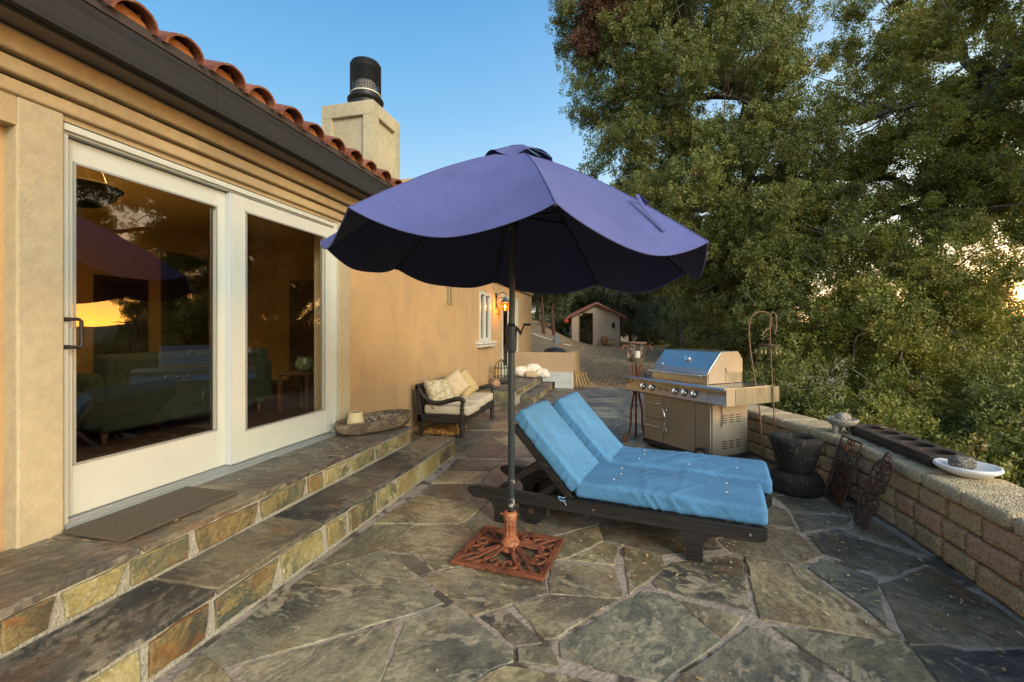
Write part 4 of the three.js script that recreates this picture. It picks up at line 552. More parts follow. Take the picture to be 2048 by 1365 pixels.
function loungeCushion(label, group, seed) {
  const w = 0.53, o = thing('lounger_cushion', label, 'cushion', [0, 0, 0], 0, group);
  const ridge = (x, z, s) => 1 - Math.abs(2 * clamp(0.5 + 0.9 * n3(x, z * 0.5, z, s)) - 1);
  const wr = (x, y, z, d) => { const c = Math.exp(-(((x + 0.02) / 0.28) ** 2)), e = smooth(-0.25, -0.56, x); return 0.005 * n3(x * 3 + seed, y * 3, z * 3, 3) + (d.y > 0.5 ? 0.009 * (c + 0.6 * e) * ridge(x * 5 + z * 2.4 + seed, z * 1.4, 4) ** 3 + 0.004 * c * ridge(x * 8 - z * 2, z * 2 + seed, 6) ** 3 + 0.012 * (1 - (2 * z / w) ** 2) - 0.006 : 0.007 * ridge(x * 16 + y * 9 + seed, y * 4, 8) ** 4 * (0.4 + c)); };
  const seat = soft(1.16, 0.115, w, 0.032, 130, 12, 60, wr); seat.rotateZ(0.004); seat.translate(-0.185, 0.318, -0.28); part(o, 'seat_pad', muv(seat), M.blue);
  const a = rad(47), br = (x, y, z, d) => 0.004 * n3(x * 4 + seed * 2, y * 4, z * 4, 13) + (d.y > 0.5 ? 0.008 * (1 - (2 * z / w) ** 2) - 0.004 + 0.008 * smooth(0.2, 0.33, Math.abs(x)) * ridge(x * 9 + seed, z * 6, 14) ** 5 : 0.008 * ridge(x * 15 + z * 9 + seed, y * 6, 15) ** 4);
  const back = soft(0.66, 0.115, w, 0.032, 80, 12, 60, br); back.translate(-0.345, 0.088, 0); back.rotateZ(-a); back.translate(-0.80, 0.25, -0.28); part(o, 'back_pad', muv(back), M.blue);
  const hx = -0.80, hy = 0.25, on = (t, up) => [hx - Math.cos(a) * t + Math.sin(a) * up, hy + Math.sin(a) * t + Math.cos(a) * up];
  for (const [x, z] of [[-0.52, -0.14], [-0.50, -0.28], [-0.52, -0.42], [-0.15, -0.14], [-0.13, -0.29], [-0.15, -0.42], [0.18, -0.2], [0.18, -0.38]]) part(o, 'tuft_button', muv(at(new THREE.SphereGeometry(0.008, 10, 6).scale(1, 0.45, 1), x, 0.3815, z)), M.canvas);
  for (const z of [-0.028, -0.532]) { part(o, 'piping', sweep([0.03, 0.2, 0.4, 0.66].map((t) => [...on(t, 0.042), z]), 0.0035, 5), M.piping); part(o, 'piping', sweep([[-0.74, 0.277, z], [-0.3, 0.278, z], [0.1, 0.28, z], [0.38, 0.284, z]], 0.0035, 5), M.piping); }
  part(o, 'tie', join(sweep([[-0.83, 0.25, -0.02], [-0.835, 0.262, 0.03], [-0.86, 0.27, 0.035], [-0.855, 0.25, 0.03], [-0.82, 0.235, 0.03], [-0.805, 0.215, 0.032]], 0.003, 5), sweep([[-0.83, 0.25, -0.01], [-0.85, 0.24, 0.03], [-0.81, 0.25, 0.032]], 0.003, 5)), M.piping);
  return o;
}
{
  const th = rad(11), e = [Math.cos(th), Math.sin(th)], p = [Math.sin(th), -Math.cos(th)], O = [0.42, -2.93];
  const L = [['dark wooden sun lounger frame nearest the umbrella pole', 'blue lounger cushion with wrinkled seat nearest the camera', 0, 0, 1], ['dark wooden sun lounger frame behind the nearer one, beside the grill', 'blue lounger cushion on the far lounger beside the grill', 0.59, 0.075, 2]];
  for (const [a, b, q, s, seed] of L) for (const o of [lounger(a, 'two sun loungers side by side'), loungeCushion(b, 'blue lounger cushions', seed * 5)]) { o.position.set(O[0] + p[0] * q + e[0] * s, 0, O[1] + p[1] * q + e[1] * s); o.rotation.y = -th; }
}
// ---------------------------------------------------------------- garden bench against the house wall
{
  const b = thing('garden_bench', 'low black wooden garden bench with curved arms against the stucco wall', 'bench', [-2.35, 0, -6.28]), W = M.benchWood, P = (n, g) => partW(b, n, g, W);
  const z0 = -5.58, z1 = -6.98, xf = -2.06, xb = -2.66;
  const turned = (x, z) => lathe([[0.026, 0], [0.034, 0.01], [0.03, 0.05], [0.038, 0.07], [0.03, 0.09], [0.04, 0.14], [0.04, 0.2]], 16, x, 0, z);
  for (const z of [z0, z1]) { P('leg', turned(xf, z)); P('leg', rbox(0.055, 0.21, 0.05, 0.004, xb + 0.02, 0.105, z)); P('seat_rail', rbox(xf - xb + 0.06, 0.095, 0.05, 0.006, (xf + xb) / 2, 0.235, z)); P('back_post', rbox(0.05, 0.5, 0.05, 0.006, xb - 0.015, 0.43, z, 0, 0, 0.1)); P('arm_post', lathe([[0.03, 0], [0.036, 0.03], [0.022, 0.06], [0.034, 0.09], [0.022, 0.12], [0.03, 0.15], [0.024, 0.2]], 16, xf + 0.005, 0.275, z)); P('arm', sweep([[xb - 0.03, 0.64, z], [xb + 0.04, 0.54, z], [xb + 0.15, 0.455, z], [xb + 0.28, 0.44, z], [xb + 0.42, 0.475, z], [xf - 0.06, 0.505, z], [xf + 0.01, 0.495, z], [xf + 0.03, 0.455, z]], (t) => 0.026 + 0.006 * Math.sin(t * 3), 8)); }
  P('seat_rail', rbox(0.045, 0.095, z0 - z1, 0.006, xf + 0.005, 0.235, (z0 + z1) / 2)); P('seat_rail', rbox(0.045, 0.09, z0 - z1, 0.006, xb + 0.02, 0.235, (z0 + z1) / 2)); P('top_rail', rbox(0.04, 0.075, z0 - z1 + 0.05, 0.008, xb - 0.04, 0.645, (z0 + z1) / 2)); P('back_rail', rbox(0.03, 0.05, z0 - z1, 0.006, xb + 0.0, 0.36, (z0 + z1) / 2));
  for (let i = 0; i < 11; i++) P('back_slat', rbox(0.016, 0.26, 0.055, 0.003, xb - 0.02, 0.49, lerp(z0, z1, (i + 0.5) / 11), 0, 0, 0.1));
  for (let i = 0; i < 5; i++) P('seat_slat', rbox(0.09, 0.018, z0 - z1 - 0.02, 0.003, xb + 0.09 + i * 0.11, 0.262, (z0 + z1) / 2));
  for (let i = 0; i < 3; i++) { const L = (z0 - z1) / 3 - 0.005, z = z0 - L / 2 - i * (L + 0.008) - (i ? 0 : -0.0), g = soft(0.60 + (i === 0 ? 0.05 : i === 2 ? -0.01 : 0.02), 0.115, L, 0.04, 26, 6, 24, (x, y, zz, d) => 0.012 * n3(x * 5 + i * 9, y * 4, zz * 5, 21) + (d.y > 0.5 ? 0.01 : 0)); single('bench_cushion', ['off white bench cushion on the nearest seat', 'off white bench cushion in the middle of the bench', 'off white bench cushion at the far end of the bench'][i], 'cushion', [-2.33 + [0.05, 0.02, 0.0][i], 0.337 + [0, 0.006, 0][i], z], g, M.cream, (i - 1) * 0.02, 'bench seat cushions'); }
  const pil = (l, m, s, p, ry, rx, rz, t = 0.16) => { const g = pillow(s[0], s[1], t, p[2], 18); g.rotateZ(rz); g.rotateX(rx); single('throw_pillow', l, 'pillow', p, g, m, ry, 'pillows on the bench'); };
  pil('patterned sage damask pillow leaning at the near end of the bench', M.damask, [0.44, 0.42], [-2.47, 0.545, -5.80], 1.15, -0.50, 0.0, 0.15);
  pil('pale linen pillow standing on its corner in the bench middle', M.linen, [0.37, 0.37], [-2.42, 0.61, -6.26], 0.75, -0.25, 0.6, 0.19);
  pil('straw yellow pillow leaning behind the linen pillow on the bench', M.straw, [0.42, 0.42], [-2.40, 0.58, -6.62], 1.15, -0.5, 0.35, 0.14);
}

// ---------------------------------------------------------------- stone basin and pot on the landing, door mat
{
  const o = thing('stone_basin', 'long weathered stone basin filled with pebbles on the landing', 'basin', [-2.49, 0.392, -4.14], 0.0), r = rng(61);
  const prof = [[0.02, 0.0], [0.8, 0.0], [0.94, 0.03], [1.0, 0.085], [0.985, 0.13], [0.93, 0.142], [0.86, 0.13], [0.8, 0.085], [0.02, 0.08]], g = new THREE.LatheGeometry(prof.map((p) => new THREE.Vector2(...p)), 64), p = g.attributes.position;
  for (let i = 0; i < p.count; i++) { const x = p.getX(i), y = p.getY(i), z = p.getZ(i), k = 1 + 0.05 * n3(x * 2, y * 9, z * 2, 5) - 0.04 * Math.cos(Math.atan2(z, x) * 3); p.setXYZ(i, x * 0.225 * k, y * 0.9 + 0.012 * n3(x * 3, y * 3, z * 3, 6) * (y > 0.02 ? 1 : 0) + (y > 0.1 ? 0.025 * smooth(0.1, -0.9, z) : 0), z * 0.43 * k); }
  g.rotateY(-0.45); g.computeVertexNormals(); part(o, 'basin_bowl', muv(g), M.basin);
  part(o, 'soil_fill', muv(at(new THREE.CylinderGeometry(1, 1, 0.03, 40).scale(0.18, 1, 0.36), 0, 0.08, 0, -0.45)), M.soil);
  const peb = [0, 1].map((k) => soft(0.03, 0.018, 0.024, 0.009, 3, 3, 3, (x, y, z) => 0.003 * n3(x * 60 + k * 9, y * 60, z * 60, 5)));
  for (let i = 0; i < 46; i++) { const a = r() * 6.28, q = Math.sqrt(r()) * 0.9, x = q * 0.16 * Math.cos(a), z = q * 0.26 * Math.sin(a) - 0.10, m = part(o, 'pebble', peb[i % 2], i % 3 ? M.pebble : M.lava); m.position.set(x * Math.cos(0.45) - z * Math.sin(0.45), 0.10, x * Math.sin(0.45) + z * Math.cos(0.45)); m.rotation.set(r(), r() * 6, r()); m.scale.setScalar(0.7 + r() * 0.8); }
  const pot = thing('candle_pot', 'cream tapered pot standing at the near end of the stone basin', 'pot', [-2.575, 0.487, -3.95]);
  part(pot, 'pot_body', lathe([[0.0, 0], [0.082, 0], [0.084, 0.006], [0.066, 0.1], [0.064, 0.112], [0.056, 0.113], [0.054, 0.104], [0, 0.103]], 32), M.potCream); part(pot, 'soil', cyl(0.052, 0.052, 0.004, 0, 0.105, 0, 24), M.soil);
  const g2 = slab([[-0.2, -0.335], [0.2, -0.33], [0.198, 0.335], [-0.2, 0.33]], 0.012, 0.012, rng(62), 0.002, 0.003); single('door_mat', 'coarse grey brown door mat lying before the sliding door', 'mat', [-2.518, 0.393, -1.965], g2, M.mat);
}

// ---------------------------------------------------------------- gas grill
{
  const phi = rad(40), o = thing('gas_grill', 'stainless steel gas grill cart with five knobs and closed hood', 'grill', [0.872, 0, -5.01], phi - Math.PI / 2);
  // local: +x to the grill's own right hand end seen from its front (towards the camera's right), +z towards whoever cooks
  // cabinet front edge runs from x = 0 (right) to x = -0.98, its depth from z = 0 back to z = -0.56
  const W = 0.98, D = 0.56, S = M.steel, Pn = M.panelSteel, p = (n, g, m) => part(o, n, g, m);
  p('cabinet', join(span(-W, 0, 0.07, 0.66, -D, -0.025)), Pn);
  p('side_panel', rbox(0.012, 0.56, D - 0.02, 0.003, 0.006, 0.365, -D / 2 - 0.012), Pn);
  for (const y of [0.20, 0.245, 0.29, 0.47, 0.515, 0.56]) { /* louvre rows below */ }
  for (const y0 of [0.165, 0.435]) for (let k = 0; k < 4; k++) for (const z of [-0.20, -0.305, -0.41]) p('louvre', rbox(0.006, 0.009, 0.07, 0.002, 0.0135, y0 + k * 0.024, z), M.black);
  p('base_plate', rbox(W + 0.02, 0.045, D + 0.01, 0.004, -W / 2, 0.06, -D / 2), M.rubber);
  const panel = (x0, x1, y0, y1) => rbox(x1 - x0, y1 - y0, 0.022, 0.004, (x0 + x1) / 2, (y0 + y1) / 2, -0.012);
  p('drawer_front', panel(-W + 0.005, -0.66, 0.36, 0.645), Pn); p('drawer_front', panel(-W + 0.005, -0.66, 0.09, 0.352), Pn); p('cabinet_door', panel(-0.652, -0.20, 0.09, 0.645), Pn); p('front_post', panel(-0.192, -0.002, 0.09, 0.645), Pn);
  const bar = (a, b, y, q) => join(sweep([[a, y, 0], [a + 0.012, y, 0.03], [b - 0.012, y, 0.03], [b, y, 0]], 0.008, 10, false));
  p('drawer_handle', bar(-0.92, -0.72, 0.545), M.chrome); p('drawer_handle', bar(-0.92, -0.72, 0.27), M.chrome);
  p('door_handle', sweep([[-0.625, 0.22, 0], [-0.625, 0.235, 0.035], [-0.6, 0.3, 0.04], [-0.6, 0.44, 0.04], [-0.625, 0.50, 0.035], [-0.625, 0.515, 0]], 0.010, 10), M.chrome); p('door_handle', sweep([[-0.575, 0.22, 0], [-0.575, 0.235, 0.03], [-0.585, 0.3, 0.035], [-0.585, 0.44, 0.035], [-0.575, 0.50, 0.03], [-0.575, 0.515, 0]], 0.007, 10), M.chrome);
  p('drip_tray', join(rbox(0.42, 0.03, 0.06, 0.004, -0.72, 0.655, 0.02), rbox(0.4, 0.03, 0.06, 0.004, -0.27, 0.655, 0.02)), Pn);
  // control console: a sloping fascia with a projecting lip, longer than the cabinet
  const prof = new THREE.Shape([[-0.10, 0.83], [0.075, 0.835], [0.09, 0.815], [0.02, 0.785], [0.085, 0.665], [0.06, 0.65], [-0.10, 0.65]].map((q) => new THREE.Vector2(...q)));
  const con = (x0, x1, m, n) => { const g = new THREE.ExtrudeGeometry(prof, { depth: x1 - x0, bevelEnabled: false }); g.rotateY(Math.PI / 2); g.translate(x0, 0, 0); const h = g; p(n, muv(h), m); };
  // ExtrudeGeometry turned so: shape x -> -z, so mirror the profile
  { const q = prof.getPoints().map((v) => new THREE.Vector2(-v.x, v.y)); prof.curves = new THREE.Shape(q).curves; }
  con(-1.22, -1.0, S, 'console_end'); con(-0.996, 0.02, S, 'console'); con(0.024, 0.235, S, 'console_end');
  const face = (x, t) => { const a = Math.atan2(0.12, 0.065); return [x, lerp(0.785, 0.665, t), lerp(0.02, 0.085, t)]; }, tilt = -Math.atan2(0.065, 0.12);
  for (const x of [-0.93, -0.78, -0.42, -0.29, -0.16]) { const [kx, ky, kz] = face(x, 0.47), k = p('knob', at(muv(join(cyl(0.034, 0.034, 0.012, 0, 0.006, 0, 26), lathe([[0.026, 0.012], [0.026, 0.03], [0.022, 0.036], [0, 0.037]], 24), rbox(0.011, 0.016, 0.05, 0.004, 0, 0.042, 0))), 0, 0, 0), M.chrome); k.position.set(kx, ky, kz); k.rotation.x = Math.PI / 2 + tilt; part(k, 'bezel', muv(new THREE.TorusGeometry(0.036, 0.005, 8, 28).rotateX(Math.PI / 2).translate(0, 0.004, 0)), M.black); }
  { const [kx, ky, kz] = face(-0.6, 0.45), k = p('badge', rbox(0.075, 0.004, 0.028, 0.0015, 0, 0.003, 0), M.chrome); k.position.set(kx, ky, kz); k.rotation.x = Math.PI / 2 + tilt; for (const dx of [-0.05, 0.052]) part(k, 'igniter_button', cyl(0.008, 0.008, 0.014, dx, 0.006, 0.002, 12), M.black); }
  // deck and shelves
  p('deck', rbox(W, 0.03, D, 0.004, -W / 2, 0.815, -D / 2 - 0.06), S);
  p('side_shelf', join(rbox(0.225, 0.02, D, 0.004, 0.125, 0.822, -D / 2 - 0.08), span(0.015, 0.235, 0.66, 0.812, -D - 0.05, -D - 0.07)), S); p('shelf_apron', rbox(0.012, 0.165, D + 0.12, 0.003, 0.238, 0.735, -D / 2 - 0.13), M.greenSteel); p('shelf_end_cap', rbox(0.008, 0.17, 0.13, 0.002, 0.240, 0.742, 0.0), Pn);
  p('side_shelf', rbox(0.22, 0.02, D, 0.004, -W - 0.125, 0.822, -D / 2 - 0.08), S);
  // hood: extruded profile with a flat top, raked front and chamfered back
  const hp = [[0.0, 0.84], [0.0, 0.935], [0.03, 0.985], [0.20, 1.165], [0.225, 1.172], [0.46, 1.172], [0.53, 1.09], [0.53, 0.95], [0.53, 0.84]], hs = new THREE.Shape(hp.map(([z, y]) => new THREE.Vector2(z, y)));
  const hg = new THREE.ExtrudeGeometry(hs, { depth: 0.80, bevelEnabled: true, bevelSize: 0.006, bevelThickness: 0.006, bevelSegments: 2 }); hg.rotateY(Math.PI / 2); hg.translate(-0.885, 0, -0.06);
  const hood = p('hood', muv(hg), S);
  const sp = new THREE.Shape([[0.0, 0.84], [0.0, 0.94], [0.03, 0.985], [0.20, 1.165], [0.225, 1.172], [0.46, 1.172], [0.53, 1.09], [0.53, 0.95], [0.30, 0.945], [0.275, 0.96], [0.265, 1.0], [0.25, 1.0], [0.25, 0.84]].map(([z, y]) => new THREE.Vector2(z, y))), sg = new THREE.ExtrudeGeometry(sp, { depth: 0.008, bevelEnabled: false }); sg.rotateY(Math.PI / 2); sg.translate(-0.078, 0, -0.06); part(hood, 'hood_side', muv(sg), Pn);
  part(hood, 'hood_rear_panel', rbox(0.006, 0.1, 0.27, 0.002, -0.076, 0.895, -0.455), M.greenSteel);
  const hy = (t) => [lerp(0.985, 1.165, t), -0.06 - lerp(0.03, 0.20, t)], [gy, gz] = hy(0.55); const ga = part(hood, 'thermometer', join(cyl(0.042, 0.042, 0.008, 0, 0.004, 0, 28), lathe([[0.036, 0.008], [0.034, 0.016], [0, 0.018]], 28)), M.chrome); ga.position.set(-0.46, gy + 0.004, gz + 0.006); ga.rotation.x = rad(43);
  const [by, bz] = hy(0.1); const bd = part(hood, 'name_plate', rbox(0.085, 0.004, 0.026, 0.001, 0, 0.003, 0), M.chrome); bd.position.set(-0.81, by + 0.006, bz + 0.004); bd.rotation.x = rad(43);
  part(hood, 'hood_handle', join(sweep([[-0.87, 0.925, 0.02], [-0.1, 0.925, 0.02]], 0.014, 14, false), sweep([[-0.84, 0.925, 0.02], [-0.84, 0.925, -0.06]], 0.012, 10, false), sweep([[-0.13, 0.925, 0.02], [-0.13, 0.925, -0.06]], 0.012, 10, false)), M.chrome);
  for (const [x, z] of [[-0.08, -0.05], [-0.08, -D + 0.06], [-W + 0.08, -0.05], [-W + 0.08, -D + 0.06]]) p('wheel', join(cyl(0.042, 0.042, 0.024, x, 0.042, z, 20, 0, Math.PI / 2, 0)), M.rubber);
  const bw = p('cart_wheel', cyl(0.085, 0.085, 0.05, 0.02, 0.086, 0.01, 28, 0, 0, 0), M.rubber); bw.geometry = cyl(0.088, 0.088, 0.045, 0, 0, 0, 30, 0, Math.PI / 2); bw.position.set(-0.08, 0.09, 0.03); part(bw, 'wheel_disc', cyl(0.058, 0.058, 0.05, 0, 0, 0, 24, 0, Math.PI / 2), M.clay);
  p('gas_hose', sweep([[0.02, 0.62, -0.14], [0.025, 0.5, -0.15], [0.02, 0.4, -0.145]], 0.005, 6), M.rubber);
}

// ---------------------------------------------------------------- iron pieces round the grill
{
  const h = thing('plant_hook', 'tall bent rusty iron hook with its big loop leaning over the wall', 'plant hook', [1.42, 0, -5.2]);
  const at5 = (x, y, z) => V(x, y, z);
  partW(h, 'hook_rod', sweep([[1.42, 0.0, -5.2], [1.39, 0.5, -5.19], [1.335, 0.9, -5.18], [1.285, 1.25, -5.17], [1.28, 1.45, -5.17], [1.31, 1.56, -5.175], [1.38, 1.60, -5.19], [1.47, 1.585, -5.21], [1.505, 1.52, -5.22], [1.485, 1.44, -5.215], [1.43, 1.39, -5.2], [1.415, 1.355, -5.2], [1.435, 1.335, -5.2]], 0.0075, 8), M.rod);
  const k = thing('shepherd_hook', 'straight rusty shepherd hook holding the beaded hanger', 'plant hook', [1.54, 0, -5.22]);
  partW(k, 'hook_rod', sweep([[1.54, 0.0, -5.22], [1.525, 0.6, -5.22], [1.50, 1.1, -5.22], [1.49, 1.4, -5.22], [1.495, 1.56, -5.22], [1.515, 1.60, -5.225], [1.545, 1.57, -5.23], [1.555, 1.49, -5.235], [1.545, 1.40, -5.23], [1.535, 1.375, -5.23], [1.55, 1.365, -5.23]], 0.007, 8), M.rod);
  const c = thing('bead_hanger', 'small rusty ring hung with pale beads from the hooks', 'hanging ornament', [1.49, 1.12, -5.22]), r = rng(71);
  part(c, 'ring', muv(new THREE.TorusGeometry(0.085, 0.011, 8, 28).rotateX(Math.PI / 2).translate(0, 0.13, 0)), M.oldIron); part(c, 'ring_plate', lathe([[0.0, 0.13], [0.05, 0.125], [0.06, 0.14], [0, 0.15]], 20), M.oldIron);
  for (let i = 0; i < 4; i++) { const a = i * 1.57 + 0.4; part(c, 'chain', sweep([[0.08 * Math.cos(a), 0.13, 0.08 * Math.sin(a)], [-0.02 * 1 + 0.01 * Math.cos(a), 0.235, 0.01 * Math.sin(a)]], 0.002, 5, false), M.oldIron); }
  for (let i = 0; i < 11; i++) { const a = i / 11 * 6.283, l = 0.035 + r() * 0.03; part(c, 'bead', lathe([[0, -l - 0.03], [0.006, -l - 0.028], [0.008, -l - 0.005], [0.004, -l], [0.0015, -l + 0.002], [0.0015, 0]], 8, 0.092 * Math.cos(a), 0.12, 0.092 * Math.sin(a)), i % 3 ? M.linen : M.terracotta); }
  // candle stand left of the grill
  const s = thing('candle_stand', 'rusty scrolled iron stand carrying a glass hurricane bowl beside the grill', 'candle stand', [0.16, 0, -5.95]);
  for (let i = 0; i < 3; i++) { const a = i * 2.094 + 0.5, d = (q, y) => V(q * Math.cos(a), y, q * Math.sin(a)); part(s, 'leg', sweep([d(0.16, 0.10), d(0.185, 0.06), d(0.17, 0.014), d(0.13, 0.05), d(0.085, 0.2), d(0.075, 0.4), d(0.035, 0.6), d(0.03, 0.8), d(0.05, 0.95)], (t) => 0.014, 7), M.castRust); part(s, 'scroll', sweep([d(0.03, 0.78), d(0.09, 0.72), d(0.12, 0.8), d(0.1, 0.92), d(0.05, 0.99), d(0.08, 1.1), d(0.13, 1.21), d(0.19, 1.21), d(0.21, 1.15)], 0.008, 6), M.castRust); }
  part(s, 'top_ring', muv(new THREE.TorusGeometry(0.12, 0.012, 8, 32).rotateX(Math.PI / 2).translate(0, 1.25, 0)), M.rod); part(s, 'glass_bowl', lathe([[0.118, 0.255], [0.115, 0.12], [0.112, 0.05], [0.085, 0.008], [0.0, 0]], 32, 0, 1.0, 0), M.clear); part(s, 'ashes', cyl(0.09, 0.1, 0.05, 0, 1.035, 0, 24), M.soil); part(s, 'candle', cyl(0.04, 0.04, 0.09, 0.01, 1.10, 0, 20), M.canvas);
}

// ---------------------------------------------------------------- things against and on the retaining wall
{
  const m = thing('stone_mortar', 'black weathered stone mortar with a deep hollow on a squat round foot', 'mortar', [1.475, 0, -4.45]);
  const rough = (g, a, s) => { const p = g.attributes.position; for (let i = 0; i < p.count; i++) { const x = p.getX(i), y = p.getY(i), z = p.getZ(i), q = Math.hypot(x, z), k = q > 1e-3 ? 1 + a * n3(x * s, y * s, z * s, 5) / Math.max(q, 0.05) : 1; p.setXYZ(i, x * k, y, z * k); } g.computeVertexNormals(); return muv(g); };
  const lg = (pts, n = 44) => new THREE.LatheGeometry(pts.map((p) => new THREE.Vector2(...p)), n);
  part(m, 'vessel', rough(lg([[0.001, 0.16], [0.125, 0.155], [0.14, 0.2], [0.175, 0.34], [0.2, 0.42], [0.205, 0.45], [0.19, 0.475], [0.14, 0.478], [0.115, 0.455], [0.09, 0.37], [0.05, 0.33], [0.001, 0.325]]), 0.008, 14), M.blackStone); part(m, 'foot', rough(lg([[0.001, 0], [0.2, 0], [0.215, 0.02], [0.215, 0.1], [0.19, 0.145], [0.14, 0.17], [0.001, 0.175]]), 0.01, 12), M.blackStone);
  // two wrought iron grates
  const curl = (x, y, s, a0, w = 1) => { const q = []; for (let i = 0; i <= 12; i++) { const t = i / 12, a = a0 + w * t * 5.2, rr = s * (1 - 0.72 * t); q.push(V(x + rr * Math.cos(a), y + rr * Math.sin(a), 0)); } return sweep(q, 0.0055, 6, false); };
  const g1 = thing('scroll_grate', 'rusty rectangular scrollwork grate leaning on the wall beside the mortar', 'grate', [1.655, 0.01, -4.19], -1.53), G1 = new THREE.Group(); // leans back against the wall
  const lean = (g, a) => { g.rotateX(a); return muv(g); };
  { const w = 0.29, h = 0.53, A = -0.27, bar = (x0, y0, x1, y1) => sweep([V(x0, y0, 0), V(x1, y1, 0)], 0.008, 6, false); 
    for (const b of [bar(-w / 2, 0, -w / 2, h), bar(w / 2, 0, w / 2, h), bar(-w / 2, h, w / 2, h), bar(-w / 2, 0, w / 2, 0)]) part(g1, 'grate_bar', lean(b, A), M.oldIron);
    for (let j = 0; j < 4; j++) for (const s of [-1, 1]) { const y = 0.085 + j * 0.12; part(g1, 'scroll', lean(curl(s * 0.066, y, 0.056, s > 0 ? 0.4 : 2.7, s * (j % 2 ? -1 : 1)), A), M.oldIron); part(g1, 'scroll', lean(curl(s * 0.03, y + 0.055, 0.032, s > 0 ? 3.4 : -0.3, -s), A), M.oldIron); }
    part(g1, 'back_plate', lean(box(w - 0.02, h * 0.62, 0.003, 0, h * 0.32, -0.012), A), M.plateRust);
    part(g1, 'heart', lean(sweep([V(0, h - 0.13, 0.004), V(-0.035, h - 0.06, 0.004), V(-0.02, h - 0.03, 0.004), V(0, h - 0.05, 0.004), V(0.02, h - 0.03, 0.004), V(0.035, h - 0.06, 0.004), V(0, h - 0.13, 0.004)], 0.006, 6), A), M.castRust); }
  const g2 = thing('openwork_grate', 'openwork iron panel of linked curls leaning lower along the wall', 'grate', [1.62, 0.012, -3.69], -1.50);
  { const A = -0.35, put = (g) => part(g2, 'scroll', lean(g, A), M.oldIron);
    for (const [x, y, s] of [[-0.04, 0.05, 0.04], [0.04, 0.05, 0.04], [0, 0.10, 0.035], [-0.05, 0.17, 0.05], [0.05, 0.18, 0.05], [0, 0.25, 0.045], [-0.055, 0.31, 0.05], [0.05, 0.32, 0.05], [0, 0.38, 0.04], [-0.045, 0.45, 0.042], [0.05, 0.46, 0.045], [0, 0.53, 0.035]]) { put(sweep(Array.from({ length: 17 }, (_, i) => V(x + s * Math.cos(i / 16 * 6.283), y + s * Math.sin(i / 16 * 6.283), 0)), 0.0065, 6, false)); put(curl(x, y, s * 0.7, x * 40 + y * 9, x > 0 ? 1 : -1)); }
    for (const s of [-1, 1]) part(g2, 'grate_bar', lean(sweep([V(s * 0.03, 0.02, 0), V(s * 0.1, 0.2, 0), V(s * 0.04, 0.28, 0), V(s * 0.1, 0.4, 0), V(s * 0.03, 0.52, 0)], 0.007, 6), A), M.oldIron); }
  // on the cap
  const y0 = 0.492, mo = thing('molcajete', 'pale three legged stone bowl with a round grinding stone on the wall cap', 'stone bowl', [1.90, y0, -4.62]);
  part(mo, 'bowl', rough(lg([[0.001, 0.05], [0.07, 0.055], [0.115, 0.095], [0.125, 0.125], [0.113, 0.13], [0.085, 0.1], [0.001, 0.085]], 36), 0.004, 20), M.lava);
  for (let i = 0; i < 3; i++) { const a = i * 2.1 + 0.6; part(mo, 'leg', cyl(0.022, 0.03, 0.075, 0.07 * Math.cos(a), 0.036, 0.07 * Math.sin(a), 10), M.lava); }
  single('grinding_stone', 'pale rounded stone resting inside the three legged bowl', 'stone', [1.905, y0 + 0.133, -4.62], soft(0.12, 0.085, 0.105, 0.041, 8, 8, 8, (x, y, z) => 0.006 * n3(x * 20, y * 20, z * 20, 4)), M.lava, 0.4);
  const tr = thing('wooden_mould', 'dark wooden sugar mould with round hollows in a row on the wall cap', 'wooden mould', [2.085, y0, -4.10], rad(91.5));
  { const L = 1.08, Wd = 0.255, hgt = 0.082, s = new THREE.Shape([[-L / 2, -Wd / 2], [L / 2, -Wd / 2], [L / 2, Wd / 2], [-L / 2, Wd / 2]].map((p) => new THREE.Vector2(...p))), n = 5;
    for (let i = 0; i < n; i++) { const h = new THREE.Path(); h.absarc(-L / 2 + 0.14 + i * (L - 0.28) / (n - 1), 0, 0.094, 0, Math.PI * 2, true); s.holes.push(h); }
    const g = new THREE.ExtrudeGeometry(s, { depth: 0.05, bevelEnabled: true, bevelSize: 0.006, bevelThickness: 0.006, bevelSegments: 2, curveSegments: 20 }); g.rotateX(-Math.PI / 2); g.translate(0, 0.026, 0); part(tr, 'mould_block', muv(g), M.oldWood); part(tr, 'mould_bottom', rbox(L - 0.004, 0.03, Wd - 0.004, 0.006, 0, 0.016, 0), M.oldWood);
    const lf = [0, 1, 2].map((k) => slab([[-0.03, 0], [0, -0.015], [0.03, 0], [0, 0.016]], 0.004, 0.003, rng(80 + k), 0.003, 0.001)); lf.forEach((g, k) => { single('dry_leaf', ['orange dry leaf lying in a hollow of the wooden mould', 'tan dry leaf lying in the second hollow of the mould', 'curled dry leaf on the rim of the wooden mould'][k], 'leaf', [2.07 + k * 0.03, y0 + (k === 2 ? 0.092 : 0.034), -4.42 - k * 0.04 + 0.06], g, k ? M.straw : M.terracotta, k * 1.3, 'dry leaves in the mould'); }); }
  const wb = thing('white_bowl', 'wide shallow white bowl balanced on the wall cap', 'bowl', [2.09, y0, -3.42]);
  part(wb, 'bowl_body', lathe([[0.001, 0.008], [0.075, 0.004], [0.085, 0.012], [0.145, 0.042], [0.16, 0.058], [0.156, 0.072], [0.145, 0.073], [0.1, 0.05], [0.001, 0.036]], 48), M.whiteBowl);
  single('river_stone', 'dark rounded stone sitting in the white bowl', 'stone', [2.07, y0 + 0.078, -3.43], soft(0.13, 0.08, 0.10, 0.039, 9, 8, 8, (x, y, z) => 0.008 * n3(x * 16, y * 16, z * 16, 14)), M.cobble, 0.3);
}
